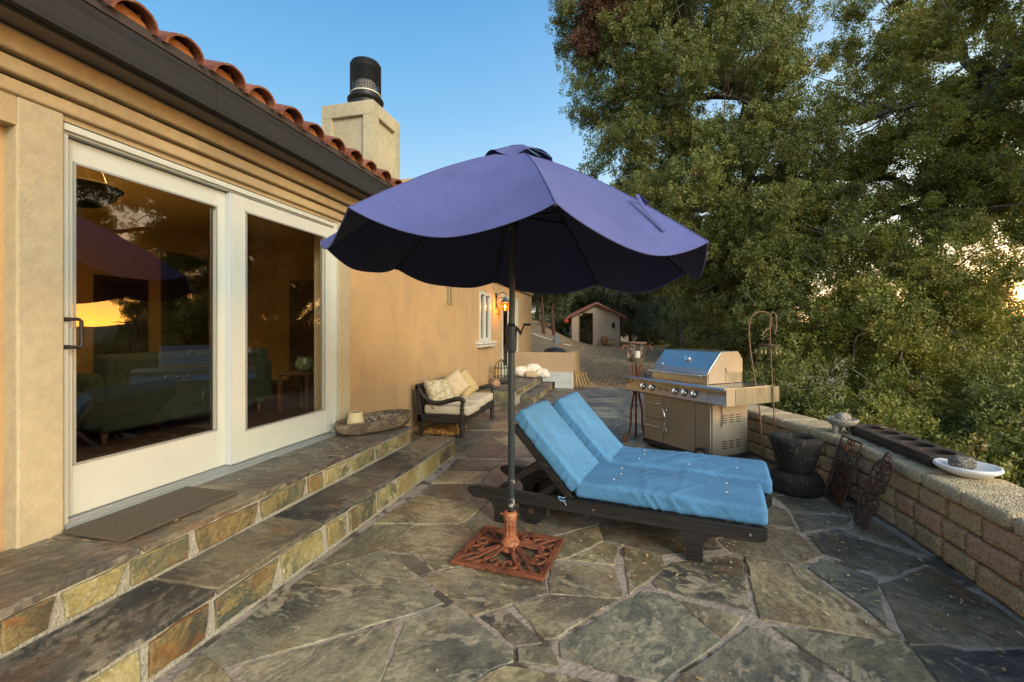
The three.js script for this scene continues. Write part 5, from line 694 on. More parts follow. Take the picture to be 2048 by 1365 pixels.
// ---------------------------------------------------------------- at the far door
{
  const lw = thing('planter_wall', 'low brown stucco wall beside the porch steps', 'wall', [-1.9, 0, -11.1]);
  partW(lw, 'wall_face', span(-2.66, -1.21, 0, 0.87, -11.02, -11.14, 0.006), M.lowWall); partW(lw, 'wall_return', span(-1.30, -1.19, 0, 0.875, -11.142, -12.9, 0.006), M.trim); partW(lw, 'wall_return', span(-2.70, -2.62, 0, 0.92, -10.96, -11.02), M.trim);
  const wb = thing('white_box', 'pale painted board box in front of the low stucco wall', 'box', [-1.6, 0, -10.93]);
  partW(wb, 'board', span(-1.93, -1.225, 0.165, 0.385, -10.86, -10.9, 0.003), M.paintBoard); partW(wb, 'board', span(-1.62, -1.225, 0.01, 0.162, -10.862, -10.9, 0.003), M.paintBoard); partW(wb, 'end_board', span(-1.222, -1.185, 0.01, 0.387, -10.855, -11.015, 0.003), M.trimWhite); partW(wb, 'lid', span(-1.93, -1.225, 0.388, 0.40, -10.86, -11.01), M.trimWhite);
  const r = rng(91);
  const bd = thing('canvas_bundle', 'crumpled white canvas bundle round a paper sack on the porch', 'bundle', [-2.12, 0.302, -10.55]);
  for (const [x, y, z, a, b, c] of [[-0.26, 0.13, 0, 0.30, 0.26, 0.3], [0.0, 0.15, -0.08, 0.42, 0.3, 0.3], [0.25, 0.10, 0, 0.3, 0.2, 0.3], [0.33, 0.06, 0.05, 0.2, 0.12, 0.2]]) part(bd, 'canvas_fold', soft(a, b, c, Math.min(a, b, c) / 2 - 0.004, 14, 12, 12, (u, v, w) => 0.035 * n3(u * 9 + x * 20, v * 9, w * 9, 7) + 0.015 * n3(u * 22, v * 22, w * 22 + x * 9, 8)).translate(x, y, z), M.canvas);
  part(bd, 'paper_sack', soft(0.3, 0.15, 0.14, 0.05, 10, 8, 6, (u, v, w) => 0.02 * n3(u * 12, v * 12, w * 12, 9)).translate(0.0, 0.075, 0.12), M.linen);
  for (let i = 0; i < 5; i++) single('leaning_plank', ['split wooden plank leaning first on the planter wall corner', 'thin wooden plank second from the planter wall corner', 'wide pale plank leaning in the middle of the plank stack', 'narrow plank leaning beside the widest plank', 'outermost plank of the stack leaning on the planter wall'][i], 'plank', [-1.13 + i * 0.055, -0.02, -11.2 - i * 0.09], rbox(0.025, 0.5 - i * 0.04, 0.07 - (i % 2) * 0.02, 0.003, 0, 0.22, 0, 0, 0, 0.12 + i * 0.075), M.plank, 0.1 + i * 0.12, 'planks leaning on the planter wall');
  const bc = thing('birdcage', 'black wrought iron birdcage with scroll feet on the porch', 'birdcage', [-2.50, 0.302, -9.15]);
  part(bc, 'base_tray', lathe([[0, 0.02], [0.17, 0.02], [0.18, 0.03], [0.18, 0.045], [0, 0.04]], 28), M.bronze);
  for (let i = 0; i < 14; i++) { const a = i / 14 * 6.283, c = Math.cos(a), s = Math.sin(a); part(bc, 'cage_bar', sweep([V(0.16 * c, 0.04, 0.16 * s), V(0.16 * c, 0.32, 0.16 * s), V(0.12 * c, 0.41, 0.12 * s), V(0.04 * c, 0.48, 0.04 * s), V(0.0, 0.50, 0.0)], 0.005, 5), M.bronze); }
  for (const y of [0.14, 0.32]) part(bc, 'cage_ring', muv(new THREE.TorusGeometry(0.165, 0.007, 6, 30).rotateX(Math.PI / 2).translate(0, y, 0)), M.bronze);
  for (let i = 0; i < 6; i++) { const a = i / 6 * 6.283, q = []; for (let k = 0; k <= 10; k++) { const t = k / 10, b = t * 5, rr = 0.045 * (1 - 0.7 * t); q.push(V((0.2 + rr * Math.cos(b)) * Math.cos(a), 0.07 + rr * Math.sin(b), (0.2 + rr * Math.cos(b)) * Math.sin(a))); } part(bc, 'scroll', sweep(q, 0.005, 5, false), M.bronze); }
  const cp = thing('clay_pot', 'round brown clay pot at the corner of the porch steps', 'pot', [-2.42, 0.302, -8.36]);
  part(cp, 'pot_body', lathe([[0, 0], [0.06, 0], [0.1, 0.035], [0.118, 0.085], [0.105, 0.13], [0.088, 0.15], [0.1, 0.165], [0.092, 0.17], [0.08, 0.155], [0, 0.14]], 28), M.clay); part(cp, 'soil', cyl(0.075, 0.075, 0.01, 0, 0.15, 0, 20), M.soil);
  const lid = thing('kettle_lid', 'dark domed lid showing above the low stucco wall', 'lid', [-1.75, 0.0, -11.75]);
  part(lid, 'dome', lathe([[0.30, 0.82], [0.29, 0.88], [0.2, 0.95], [0, 0.98]], 28), M.black); part(lid, 'stand', cyl(0.25, 0.3, 0.83, 0, 0.41, 0, 20), M.black);
}
// ---------------------------------------------------------------- lit wall lantern
{
  const l = thing('wall_lantern', 'lit amber glass lantern on a scrolled iron wall bracket', 'lantern', [-2.79, 1.76, -9.73]), I = M.bronze, P = (n, g, m) => partW(l, n, g, m);
  P('wall_plate', rbox(0.02, 0.36, 0.07, 0.006, -2.778, 2.08, -9.73), I); P('scroll_arm', sweep([[-2.775, 2.12, -9.73], [-2.72, 2.22, -9.73], [-2.64, 2.27, -9.73], [-2.57, 2.24, -9.73], [-2.545, 2.18, -9.73], [-2.575, 2.14, -9.73], [-2.60, 2.17, -9.73]], 0.009, 7), I); P('scroll_arm', sweep([[-2.775, 2.02, -9.73], [-2.73, 1.92, -9.73], [-2.69, 1.83, -9.73], [-2.71, 1.77, -9.73], [-2.75, 1.78, -9.73], [-2.74, 1.81, -9.73]], 0.008, 7), I); P('scroll_arm', sweep([[-2.77, 2.10, -9.73], [-2.68, 2.15, -9.73], [-2.57, 2.135, -9.73]], 0.008, 7), I);
  P('roof_cap', lathe([[0.018, 0.11], [0.03, 0.1], [0.07, 0.055], [0.105, 0.0], [0.1, -0.005], [0, 0.0]], 8, -2.57, 2.04, -9.73), mat([0.10, 0.12, 0.13], 0.5, { metalness: 0.5 }));
  const amber = new THREE.MeshPhysicalMaterial({ color: col(0.95, 0.5, 0.14), roughness: 0.12, transmission: 1, thickness: 0, ior: 1.45 });
  P('amber_glass', lathe([[0.095, 0.195], [0.1, 0.16], [0.085, 0.06], [0.045, 0.0]], 8, -2.57, 1.84, -9.73), amber);
  for (let i = 0; i < 8; i++) { const a = i / 8 * 6.283 + Math.PI / 8 * 0, c = Math.cos(a), s = Math.sin(a); P('cage_bar', sweep([V(-2.57 + 0.1 * c, 2.035, -9.73 + 0.1 * s), V(-2.57 + 0.104 * c, 2.0, -9.73 + 0.104 * s), V(-2.57 + 0.089 * c, 1.9, -9.73 + 0.089 * s), V(-2.57 + 0.047 * c, 1.84, -9.73 + 0.047 * s)], 0.004, 5), I); }
  P('finial', lathe([[0, -0.07], [0.012, -0.05], [0.006, -0.03], [0.03, -0.01], [0.048, 0.005], [0, 0.006]], 12, -2.57, 1.84, -9.73), I);
  P('flame_bulb', lathe([[0, 0], [0.014, 0.006], [0.018, 0.03], [0.008, 0.065], [0, 0.08]], 14, -2.57, 1.91, -9.73), new THREE.MeshStandardMaterial({ color: 0xffffff, emissive: col(1, 0.55, 0.16), emissiveIntensity: 60 }));
  const pl = new THREE.PointLight(col(1, 0.55, 0.2), 0.8, 0, 2); pl.position.set(-2.57, 1.95, -9.73); pl.castShadow = true; pl.name = 'lantern_light'; scene.add(pl);
}

// ---------------------------------------------------------------- garden shed and its surroundings
{
  const A = YAW, o = thing('garden_shed', 'small beige stucco shed with tiled gable roof and open dark doorway', 'shed', [-1.55, 0.5, -26.5], A), p = (n, g, m, l) => part(o, n, g, m, l);
  const hw = 1.39, eave = 1.72, ap = 2.42, d = 2.6, x0 = -0.98, x1 = -0.17, dh = 1.95;
  p('wall', span(-hw, x0, -0.4, eave, 0, -0.15), M.shed); p('wall', span(x1, hw, -0.4, eave, 0, -0.15), M.shed); p('wall', span(x0, x1, -0.4, 0.1, 0.001, -0.15), M.shed);
  { const s = new THREE.Shape([[-hw, eave], [x0, eave], [x0, dh], [x1, dh], [x1, eave], [hw, eave], [0, ap]].map((q) => new THREE.Vector2(...q))), g = new THREE.ExtrudeGeometry(s, { depth: 0.15, bevelEnabled: false }); g.translate(0, 0, -0.15); p('gable', muv(g), M.shed); }
  p('wall', span(-hw, -hw + 0.15, -0.4, eave, -0.15, -d), M.shed); p('wall', span(hw - 0.15, hw, -0.4, eave, -0.15, -d), M.shed); p('wall', span(-hw, hw, -0.4, eave, -d, -d - 0.15), M.shed); p('shed_floor', span(-hw, hw, -0.1, 0.09, -0.16, -d), M.floorIn);
  p('door_casing', join(span(x0 - 0.002, x0 + 0.05, 0.1, dh + 0.002, 0.012, -0.16), span(x1 - 0.05, x1 + 0.002, 0.1, dh + 0.002, 0.012, -0.16), span(x0 + 0.05, x1 - 0.05, dh - 0.05, dh + 0.002, 0.012, -0.16)), M.interiorWood); const dl = p('shed_door', span(x0 + 0.06, x0 + 0.1, 0.12, dh - 0.06, -0.17, -0.85), M.interiorWood); part(dl, 'door_knob', muv(new THREE.SphereGeometry(0.03, 10, 8).translate(x0 + 0.13, 1.0, -0.78)), M.chrome);
  const slope = Math.atan2(ap - eave, hw), L = Math.hypot(ap - eave, hw) + 0.42;
  for (const s of [-1, 1]) {
    const mx = s * (hw + 0.34) / 2, my = lerp(ap, eave, (hw + 0.34) / 2 / hw), rf = p('roof_slope', box(L, 0.06, d + 0.5, mx, my + 0.03, -d / 2, 0, 0, -s * slope), M.felt);
    const along = (t, y, z, rr, len) => muv(at(new THREE.CylinderGeometry(rr, rr * 1.1, len, 10), s * (hw + 0.34) * t, lerp(ap, eave, (hw + 0.34) * t / hw) + y, z, 0, 0, s > 0 ? -Math.PI / 2 - slope + Math.PI : Math.PI / 2 + slope - Math.PI));
    for (let i = 0; i < 5; i++) part(rf, 'edge_tile', along((i + 0.5) / 5, 0.075, 0.2, 0.085, L / 5 + 0.03), M.tiles[i % 2]);
    for (let j = 0; j < 10; j++) part(rf, 'roof_tile', along(0.5, 0.06, -0.06 - j * 0.28, 0.085, L), M.tiles[(j + 1) % 2]);
  }
  p('doorstep', rbox(0.95, 0.1, 0.4, 0.01, (x0 + x1) / 2, 0.06, 0.2), M.stepMortar);
  const R = (x, z) => { const c = Math.cos(A), s = Math.sin(A); return [-1.55 + x * c + z * s, -26.5 - x * s + z * c]; };
  const put = (x, z) => { const [a, b] = R(x, z); return [a, ground(a, b), b]; };
  const sl = thing('shed_lantern', 'small unlit black lantern on the shed wall', 'lantern', [R(1.0, 0.08)[0], 1.68, R(1.0, 0.08)[1]]); part(sl, 'lantern_body', lathe([[0, -0.16], [0.05, -0.1], [0.09, 0.05], [0.085, 0.1]], 8), M.bronze); part(sl, 'lantern_roof', lathe([[0.11, 0.1], [0.04, 0.2], [0, 0.26]], 8), M.bronze); part(sl, 'bracket', box(0.03, 0.3, 0.06, 0, 0.0, -0.07), M.bronze);
  const ur = thing('terracotta_urn', 'tall orange terracotta urn by the shed doorway', 'urn', put(0.4, 0.35)); part(ur, 'urn_body', lathe([[0, 0], [0.1, 0], [0.17, 0.2], [0.19, 0.38], [0.15, 0.5], [0.12, 0.53], [0.16, 0.56], [0, 0.55]], 22), M.terracotta);
  const jr = thing('stone_jar', 'squat pale stone jar next to the terracotta urn', 'jar', put(0.78, 0.4)); part(jr, 'jar_body', lathe([[0, 0], [0.15, 0], [0.24, 0.12], [0.24, 0.22], [0.16, 0.32], [0.21, 0.37], [0.21, 0.4], [0, 0.39]], 22), M.trim);
  const gl = thing('red_globe', 'red glass globe hanging from the shed eave', 'globe', [R(-1.75, 0.15)[0], 1.98, R(-1.75, 0.15)[1]]); part(gl, 'globe', muv(new THREE.SphereGeometry(0.15, 20, 14)), mat([0.5, 0.055, 0.015], 0.25)); part(gl, 'cord', cyl(0.008, 0.008, 0.22, 0, 0.25, 0, 6), M.bronze);
  const gt = thing('metal_gate', 'dark metal gate in the trees right of the shed', 'gate', put(2.1, -0.6), A); for (const x of [-0.55, 0.55]) part(gt, 'gate_post', box(0.07, 1.75, 0.07, x, 0.85, 0), M.black); for (const y of [0.15, 1.68]) part(gt, 'gate_rail', box(1.03, 0.05, 0.04, 0, y, 0), M.black); for (let i = 0; i < 9; i++) part(gt, 'gate_bar', box(0.018, 1.48, 0.018, -0.44 + i * 0.11, 0.915, 0), M.black);
  const ub = thing('utility_box', 'grey metal utility box on the dirt bank', 'utility box', [-3.1, ground(-3.1, -21.5) - 0.05, -21.5], 0.3); part(ub, 'box_body', rbox(0.24, 0.42, 0.2, 0.02, 0, 0.21, 0), mat([0.28, 0.29, 0.29], 0.6)); part(ub, 'box_lid', rbox(0.27, 0.05, 0.23, 0.015, 0, 0.43, 0), mat([0.32, 0.33, 0.33], 0.6));
  const pp = [[-4.2, -20.9], [-3.9, -21.1], [-3.35, -21.5], [-2.85, -21.7], [-2.5, -22.0]].map(([x, z]) => V(x, ground(x, z) + 0.05, z)); const wp = thing('white_pipe', 'white drain pipe lying on the dirt bank', 'pipe', [-3.4, ground(-3.4, -21.3), -21.3]); partW(wp, 'pipe_run', sweep(pp.slice(0, 3), 0.045, 10, false), M.trimWhite); partW(wp, 'pipe_run', sweep(pp.slice(3), 0.045, 10, false), M.trimWhite);
  const br = thing('blue_barrel', 'pale blue barrel on the bank behind the house corner', 'barrel', [-5.3, ground(-5.3, -20.5), -20.5]); part(br, 'barrel_body', lathe([[0, 0], [0.25, 0], [0.29, 0.2], [0.29, 0.55], [0.25, 0.75], [0, 0.76]], 22), mat([0.3, 0.4, 0.45], 0.5)); part(br, 'barrel_rim', muv(new THREE.TorusGeometry(0.25, 0.02, 6, 22).rotateX(Math.PI / 2).translate(0, 0.75, 0)), mat([0.3, 0.4, 0.45], 0.5));
}
// ---------------------------------------------------------------- inside the room
{
  const s = thing('sofa', 'green sofa with its back to the sliding door', 'sofa', [-5.0, 0.362, -4.0]); const S = (n, a, b, c, x, y, z, rz = 0) => part(s, n, rbox(a, b, c, 0.05, x, y, z, 0, 0, rz, 2), M.sofa);
  S('sofa_base', 0.9, 0.3, 1.9, 0, 0.25, 0); S('sofa_back', 0.22, 0.6, 1.9, 0.38, 0.52, 0, -0.12); S('sofa_arm', 0.9, 0.5, 0.2, 0, 0.4, 0.98); S('sofa_arm', 0.9, 0.5, 0.2, 0, 0.4, -0.98); for (const x of [-0.38, 0.38]) for (const z of [-0.9, 0.9]) part(s, 'leg', cyl(0.02, 0.03, 0.1, x, 0.05, z, 10), M.interiorWood);
  const l = thing('pendant_lamp', 'dark bowl pendant lamp hanging on chains inside the room', 'lamp', [-4.67, 2.62, -2.96]);
  part(l, 'bowl_shade', lathe([[0, -0.12], [0.12, -0.1], [0.23, -0.02], [0.27, 0.06], [0.26, 0.06], [0.22, -0.01], [0.11, -0.085], [0, -0.1]], 32), M.bronze); part(l, 'rim_band', muv(new THREE.TorusGeometry(0.272, 0.016, 8, 36).rotateX(Math.PI / 2).translate(0, 0.06, 0)), M.bronze);
  for (let i = 0; i < 3; i++) { const a = i * 2.094 + 0.4; part(l, 'chain', sweep([V(0.26 * Math.cos(a), 0.06, 0.26 * Math.sin(a)), V(0.02 * Math.cos(a), 0.62, 0.02 * Math.sin(a))], 0.0035, 5, false), M.bronze); }
  part(l, 'lamp_bulb', muv(new THREE.SphereGeometry(0.035, 14, 10).translate(0, 0.02, 0)), new THREE.MeshStandardMaterial({ color: 0xffffff, emissive: col(1, 0.6, 0.22), emissiveIntensity: 8 }));
  const pl = new THREE.PointLight(col(1, 0.62, 0.22), 12, 0, 2); pl.position.set(-4.67, 2.64, -2.96); pl.castShadow = true; pl.name = 'pendant_light'; scene.add(pl);
  const t = thing('room_table', 'small dark table standing inside beside the glass', 'table', [-4.0, 0.362, -5.0]); part(t, 'table_top', rbox(0.5, 0.03, 0.5, 0.008, 0, 0.5, 0), M.interiorWood); for (const x of [-0.2, 0.2]) for (const z of [-0.2, 0.2]) part(t, 'leg', box(0.04, 0.48, 0.04, x, 0.24, z), M.interiorWood);
  const v = thing('green_vase', 'round green vase on the small table inside', 'vase', [-4.0, 0.878, -5.0]); part(v, 'vase_body', lathe([[0, 0], [0.07, 0], [0.12, 0.07], [0.11, 0.14], [0.08, 0.17], [0.1, 0.19], [0, 0.18]], 24), mat([0.12, 0.17, 0.10], 0.3));
}
// ---------------------------------------------------------------- trees and shrubs
const sprig = (() => {                                       // a twig tip with twenty small folded leaves
  const P = [], r = rng(5), UPV = V(0, 1, 0);
  for (let k = 0; k < 20; k++) {
    const t = k / 19, a = k * 2.4, base = V(0.02 * Math.cos(a), 0.15 * t - 0.06, 0.02 * Math.sin(a)), dir = V(Math.cos(a) * (1.1 - t * 0.6), 0.25 + 0.6 * t + (r() - 0.5) * 0.7, Math.sin(a) * (1.1 - t * 0.6)).normalize();
    const side = dir.clone().cross(V(r() - 0.5, r() - 0.5, r() - 0.5)).normalize(), nor = side.clone().cross(dir), L = 0.036 + r() * 0.034, w = L * 0.3, fold = w * 0.35;
    const tip = base.clone().addScaledVector(dir, L), m = base.clone().addScaledVector(dir, L * 0.45), l = m.clone().addScaledVector(side, w).addScaledVector(nor, fold), q = m.clone().addScaledVector(side, -w).addScaledVector(nor, fold);
    P.push(...base.toArray(), ...tip.toArray(), ...l.toArray(), ...base.toArray(), ...q.toArray(), ...tip.toArray());
  }
  const g = new THREE.BufferGeometry(); g.setAttribute('position', new THREE.Float32BufferAttribute(P, 3)); g.computeVertexNormals(); return g;
})();
const LEAF = new THREE.MeshPhysicalMaterial({ color: col(1, 1, 1), roughness: 0.5, transmission: 0.45, thickness: 0, ior: 1.4, side: THREE.DoubleSide });
function crown(parent, lobes, dens, size, pal, seed) {
  const r = rng(seed), B = BASE.get(parent), Q = [], gauss = () => (r() + r() + r() - 1.5) * 1.15;
  for (const [x, y, z, R, k = 1] of lobes) {
    const nc = Math.round(40 * R * R * dens * k / (size * size));
    for (let i = 0; i < nc; i++) {
      const d = V(gauss(), gauss(), gauss()).normalize(), q = R * (0.35 + 0.68 * Math.sqrt(r())) , c = V(x + d.x * q, y + d.y * q * 0.85, z + d.z * q), cr = (0.15 + 0.22 * r()) * size, tone = r()   /* each twig has its own age of leaf, wherever it grows */, n = 14 + Math.floor(r() * 34);
      for (let j = 0; j < n; j++) Q.push(c.x + gauss() * cr, c.y + gauss() * cr * 0.8 - 0.1 * r() * r(), c.z + gauss() * cr, tone);
    }
  }
  const n = Q.length / 4, m = new THREE.InstancedMesh(sprig, LEAF, n), M4 = new THREE.Matrix4(), q = new THREE.Quaternion(), e = new THREE.Euler(), s = V(), p = V(), c = new THREE.Color();
  for (let i = 0; i < n; i++) {
    e.set((r() - 0.5) * 2.4, r() * 6.283, (r() - 0.5) * 2.4); q.setFromEuler(e); s.setScalar(size * (0.75 + r() * 0.6)); p.set(Q[i * 4] - B[0], Q[i * 4 + 1] - B[1], Q[i * 4 + 2] - B[2]); M4.compose(p, q, s); m.setMatrixAt(i, M4);
    const t = clamp(Q[i * 4 + 3] * 0.75 + r() * 0.35), k = r() < (pal[3] || 0.02) ? pal[2] : mix3(pal[0], pal[1], t); c.setRGB(...k); m.setColorAt(i, c);
  }
  m.name = 'crown'; m.userData.kind = 'stuff'; m.castShadow = m.receiveShadow = true; parent.add(m); return n;
}
function limbs(parent, base, forks, lobes, r0, bark, seed, twigs = 9) {
  const o2 = bark === M.bark ? M.twig : bark;
  const r = rng(seed), b = V(...base), wob = (a, c, n, w) => Array.from({ length: n + 1 }, (_, i) => a.clone().lerp(c, i / n).add(i && i < n ? V((r() - 0.5) * w, (r() - 0.5) * w * 0.5, (r() - 0.5) * w) : V()));
  const F = forks.map((f) => V(...f)); let prev = b.clone(); prev.y -= 0.3;
  partW(parent, 'trunk', sweep([prev, ...wob(b, F[0], 3, r0 * 0.8)], (t) => r0 * (1.15 - 0.45 * t), 12), bark);
  for (let i = 1; i < F.length; i++) partW(parent, 'limb', sweep(wob(F[i - 1], F[i], 3, 0.25), (t) => r0 * (0.72 - 0.14 * i) * (1 - 0.25 * t), 9), bark);
  for (const [x, y, z, R] of lobes) {
    const c = V(x, y, z); let f = F[0]; for (const g of F) if (g.distanceTo(c) < f.distanceTo(c)) f = g;
    partW(parent, 'limb', sweep(wob(f, c, 4, 0.5), (t) => r0 * 0.32 * (1 - 0.72 * t) + 0.008, 7), bark);
    const tw = []; for (let k = 0; k < twigs; k++) { const d = V(r() - 0.5, r() - 0.45, r() - 0.35).normalize().multiplyScalar(R * (0.85 + 0.35 * r())), s = f.clone().lerp(c, 0.6 + 0.4 * r()); tw.push(sweep(wob(s, c.clone().add(d), 4, 0.3), (t) => 0.018 * (1 - 0.7 * t) + 0.0035, 5)); }
    if (tw.length) partW(parent, 'twigs', join(tw), o2);
  }
}
const OAK = [[0.09, 0.12, 0.025], [0.31, 0.33, 0.075], [0.30, 0.21, 0.05], 0.02], OAK2 = [[0.125, 0.16, 0.026], [0.39, 0.385, 0.07], [0.33, 0.23, 0.06], 0.03], FAR = [[0.07, 0.095, 0.034], [0.18, 0.195, 0.07], [0.14, 0.12, 0.05], 0.02];
function tree(name, label, category, base, forks, lobes, r0, pal, seed, o = {}) {
  const b = [base[0], ground(base[0], base[1]), base[1]], t = thing(name, label, category, b, 0, o.group);
  if (forks) limbs(t, b, forks, lobes, r0, o.bark || M.bark, seed, o.twigs);
  return [t, crown(t, lobes, o.dens || 1, o.size || 1, pal, seed + 1)];
}
{
  let n = 0; const T = (...a) => { const [t, k] = tree(...a); n += k; return t; };
  const A = [[-0.75, 9.6, -12.1, 1.1], [-0.15, 7.6, -11.8, 1.1], [1.0, 8.8, -11.6, 1.6], [0.5, 5.8, -11.5, 1.3], [2.1, 6.8, -11.1, 1.7], [0.45, 4.2, -11.4, 1.0], [1.5, 4.1, -10.7, 1.5], [2.9, 5.1, -11.0, 1.5], [3.5, 9.0, -12.8, 1.3, 0.5], [2.6, 2.9, -10.5, 1.3], [1.8, 2.5, -11.4, 1.05, 0.7], [3.4, 3.3, -10.1, 1.2], [3.2, 1.6, -9.6, 1.1], [2.6, 1.0, -10.3, 0.9, 0.55], [2.1, 1.1, -11.3, 0.7, 0.5], [0.4, 10.6, -12.5, 1.5], [2.4, 10.2, -12.4, 1.6], [3.9, 6.9, -12.2, 1.2, 0.4]];
  const oak = T('oak_tree', 'tall live oak behind the grill with its crown over the gravel yard', 'tree', [2.7, -12.2], [[2.75, 2.2, -12.1], [2.9, 4.6, -12.0], [3.0, 7.2, -12.2]], A, 0.3, OAK, 401, { group: 'live oaks beyond the wall' });
  const brown = crown(oak, [[-0.75, 8.55, -11.5, 0.42], [-0.55, 9.4, -11.3, 0.5]], 2.2, 1, [[0.13, 0.06, 0.03], [0.24, 0.12, 0.06], [0.3, 0.16, 0.08], 0.1], 433); n += brown;
  const B = [[5.1, 6.0, -11.6, 1.3, 0.7], [6.6, 9.0, -13.0, 1.5], [7.0, 7.1, -11.5, 1.5], [7.3, 5.0, -10.7, 1.5], [6.0, 4.7, -10.7, 1.2], [6.4, 3.6, -10.0, 1.05], [5.2, 2.3, -9.7, 1.3], [4.0, 1.4, -9.0, 1.1], [6.2, 1.3, -10.6, 1.0, 0.7], [4.8, 0.6, -9.0, 0.9], [4.7, 5.0, -12.0, 1.1, 0.5], [4.3, 3.4, -10.6, 1.0], [7.6, 6.2, -8.6, 1.5], [8.6, 4.9, -6.9, 1.4], [9.0, 6.6, -6.6, 1.5], [8.3, 4.2, -8.4, 1.2], [8.9, 8.0, -9.8, 1.6]];
  T('oak_tree', 'sunlit live oak leaning over the retaining wall at the right edge', 'tree', [6.2, -11.6], [[6.15, 2.2, -11.4], [6.3, 4.2, -11.0], [6.9, 6.2, -10.6]], B, 0.28, OAK2, 411, { group: 'live oaks beyond the wall' });
  T('oak_tree', 'slim oak with a grey trunk showing just above the grill hood', 'tree', [1.75, -13.8], [[1.7, 1.9, -13.8], [1.8, 3.5, -13.9]], [[1.7, 3.6, -13.6, 1.2], [2.6, 2.6, -13.4, 1.1], [0.9, 3.3, -14.2, 0.9], [2.2, 1.5, -14.4, 0.9]], 0.17, OAK, 421, { group: 'live oaks beyond the wall' });
  T('young_tree', 'slender tree standing out on the slope right of the patio', 'tree', [10.4, -12.0], [[10.4, 0.8, -12.0], [10.5, 2.0, -11.9]], [[10.4, 2.4, -12.0, 0.9], [10.1, 1.2, -11.6, 0.6], [11.1, 1.7, -12.6, 0.8], [10.8, 0.2, -12.4, 0.6]], 0.09, OAK, 441, { dens: 0.7 });
  // shrubs on the slope just behind the retaining wall
  [[3.0, -7.4, 0.55, -0.2, 'dense green shrub rising behind the wall next to the grill shelf'], [3.3, -6.6, 0.6, -0.15, 'leafy shrub behind the wall beside the three legged bowl'], [3.6, -5.9, 0.55, -0.5, 'low shrub behind the wall below the wooden mould'], [4.6, -6.6, 0.9, -0.2, 'bright green shrub on the slope behind the wooden mould'], [5.6, -7.6, 1.1, 0.2, 'large sunlit shrub behind the white bowl'], [4.1, -4.6, 0.7, -0.9, 'shrub below the wall next to the white bowl'], [7.6, -9.6, 0.9, -0.3, 'large shrub at the far right of the slope'], [5.3, -5.6, 0.9, -0.8, 'low bright shrub at the right edge of the slope'], [6.8, -7.0, 1.0, -0.7, 'shrub farthest down the slope at the right edge'], [2.55, -8.6, 0.7, 0.35, 'dark shrub behind the grill'], [3.9, -8.0, 0.8, 0.1, 'rounded shrub between the two big oaks'], [5.45, -8.9, 0.9, -0.2, 'leafy shrub on the slope under the sunlit oak'], [7.05, -8.6, 1.1, 0.2, 'broad shrub just right of the sunlit oak trunk'], [9.2, -12.6, 1.3, 0.9, 'tall shrub at the right edge below the bright sky'], [6.0, -9.9, 0.9, 0.5, 'shrub filling the gap under the sunlit oak'], [6.1, -9.1, 0.8, -0.4, 'shrub low under the sunlit oak']].forEach(([x, z, R, y, l], i) => T('shrub', l, 'shrub', [x, z], [[x, y - 0.15, z]], [[x, y, z, R], [x + R * 0.6, y - R * 0.5, z + 0.2, R * 0.7], [x - R * 0.4, y - R * 0.55, z - 0.1, R * 0.7]], 0.04, i % 3 ? OAK2 : OAK, 500 + i * 3, { group: 'shrubs behind the retaining wall', twigs: 2 }));
  // wood behind the shed
  const S = Math.sin(YAW), C = Math.cos(YAW), put = (u, d) => { const x = (u - 1024) / 900 * d; return [C * x - S * d, -S * x - C * d]; };
  [[1930, 17, 1.9, 'tree down the slope behind the sunlit oak'], [2035, 20, 2.2, 'farther tree at the right edge under the pale sky'], [1840, 19, 2.0, 'tree down the slope between the two big oaks'], [1075, 31, 1.9, 'dark evergreen tree behind the house corner'], [1120, 35, 2.3, 'evergreen tree left of the shed roof'], [1165, 38, 2.4, 'tree rising behind the left shed eave'], [1215, 37, 2.4, 'tree rising behind the shed ridge'], [1262, 33, 2.1, 'dark tree at the right side of the shed'], [1310, 29, 2.0, 'dark tree behind the metal gate'], [1350, 24, 1.7, 'shadowy tree between the gate and the slim oak'], [1130, 27.5, 0.9, 'low bush at the left of the shed wall'], [1292, 27, 1.0, 'low bush hugging the right shed wall'], [1400, 20, 1.6, 'dense dark tree seen above the grill hood'], [1440, 17, 1.3, 'evergreen shrub deep behind the grill']].forEach(([u, d, R, l], i) => { const [x, z] = put(u, d), y = ground(x, z), low = R < 1.1; T(low ? 'shrub' : 'woodland_tree', l, low ? 'shrub' : 'tree', [x, z], [[x, y + R * 0.6, z]], low ? [[x, y + R * 0.5, z, R]] : [[x, y + R * 1.0, z, R], [x + 0.3, y + R * 2.1, z, R * 1.0], [x - R * 0.6, y + R * 1.6, z + 0.3, R * 0.7], [x + R * 0.7, y + R * 0.9, z + 0.4, R * 0.6]], 0.16, FAR, 600 + i * 4, { size: 2.0, dens: 1.1, twigs: 2, group: i < 3 ? 'trees down the slope' : 'wood behind the shed' }); });
  [[1088, 23, 'madrone with a leaning red trunk behind the house corner'], [1108, 24, 'madrone with a straight red trunk left of the shed']].forEach(([u, d, l], i) => { const [x, z] = put(u, d), y = ground(x, z); T('madrone_tree', l, 'tree', [x, z], [[x - 0.1, y + 1.6, z], [x - 0.3 + i * 0.5, y + 2.9, z]], [[x - 0.3, y + 3.4, z, 1.2], [x + 0.7, y + 3.0, z, 0.9], [x - 0.9, y + 2.6, z, 0.8]], 0.09, FAR, 700 + i * 5, { size: 1.6, bark: M.redBark, twigs: 1, group: 'madrones on the bank' }); });
  console.log('sprigs', n);
}
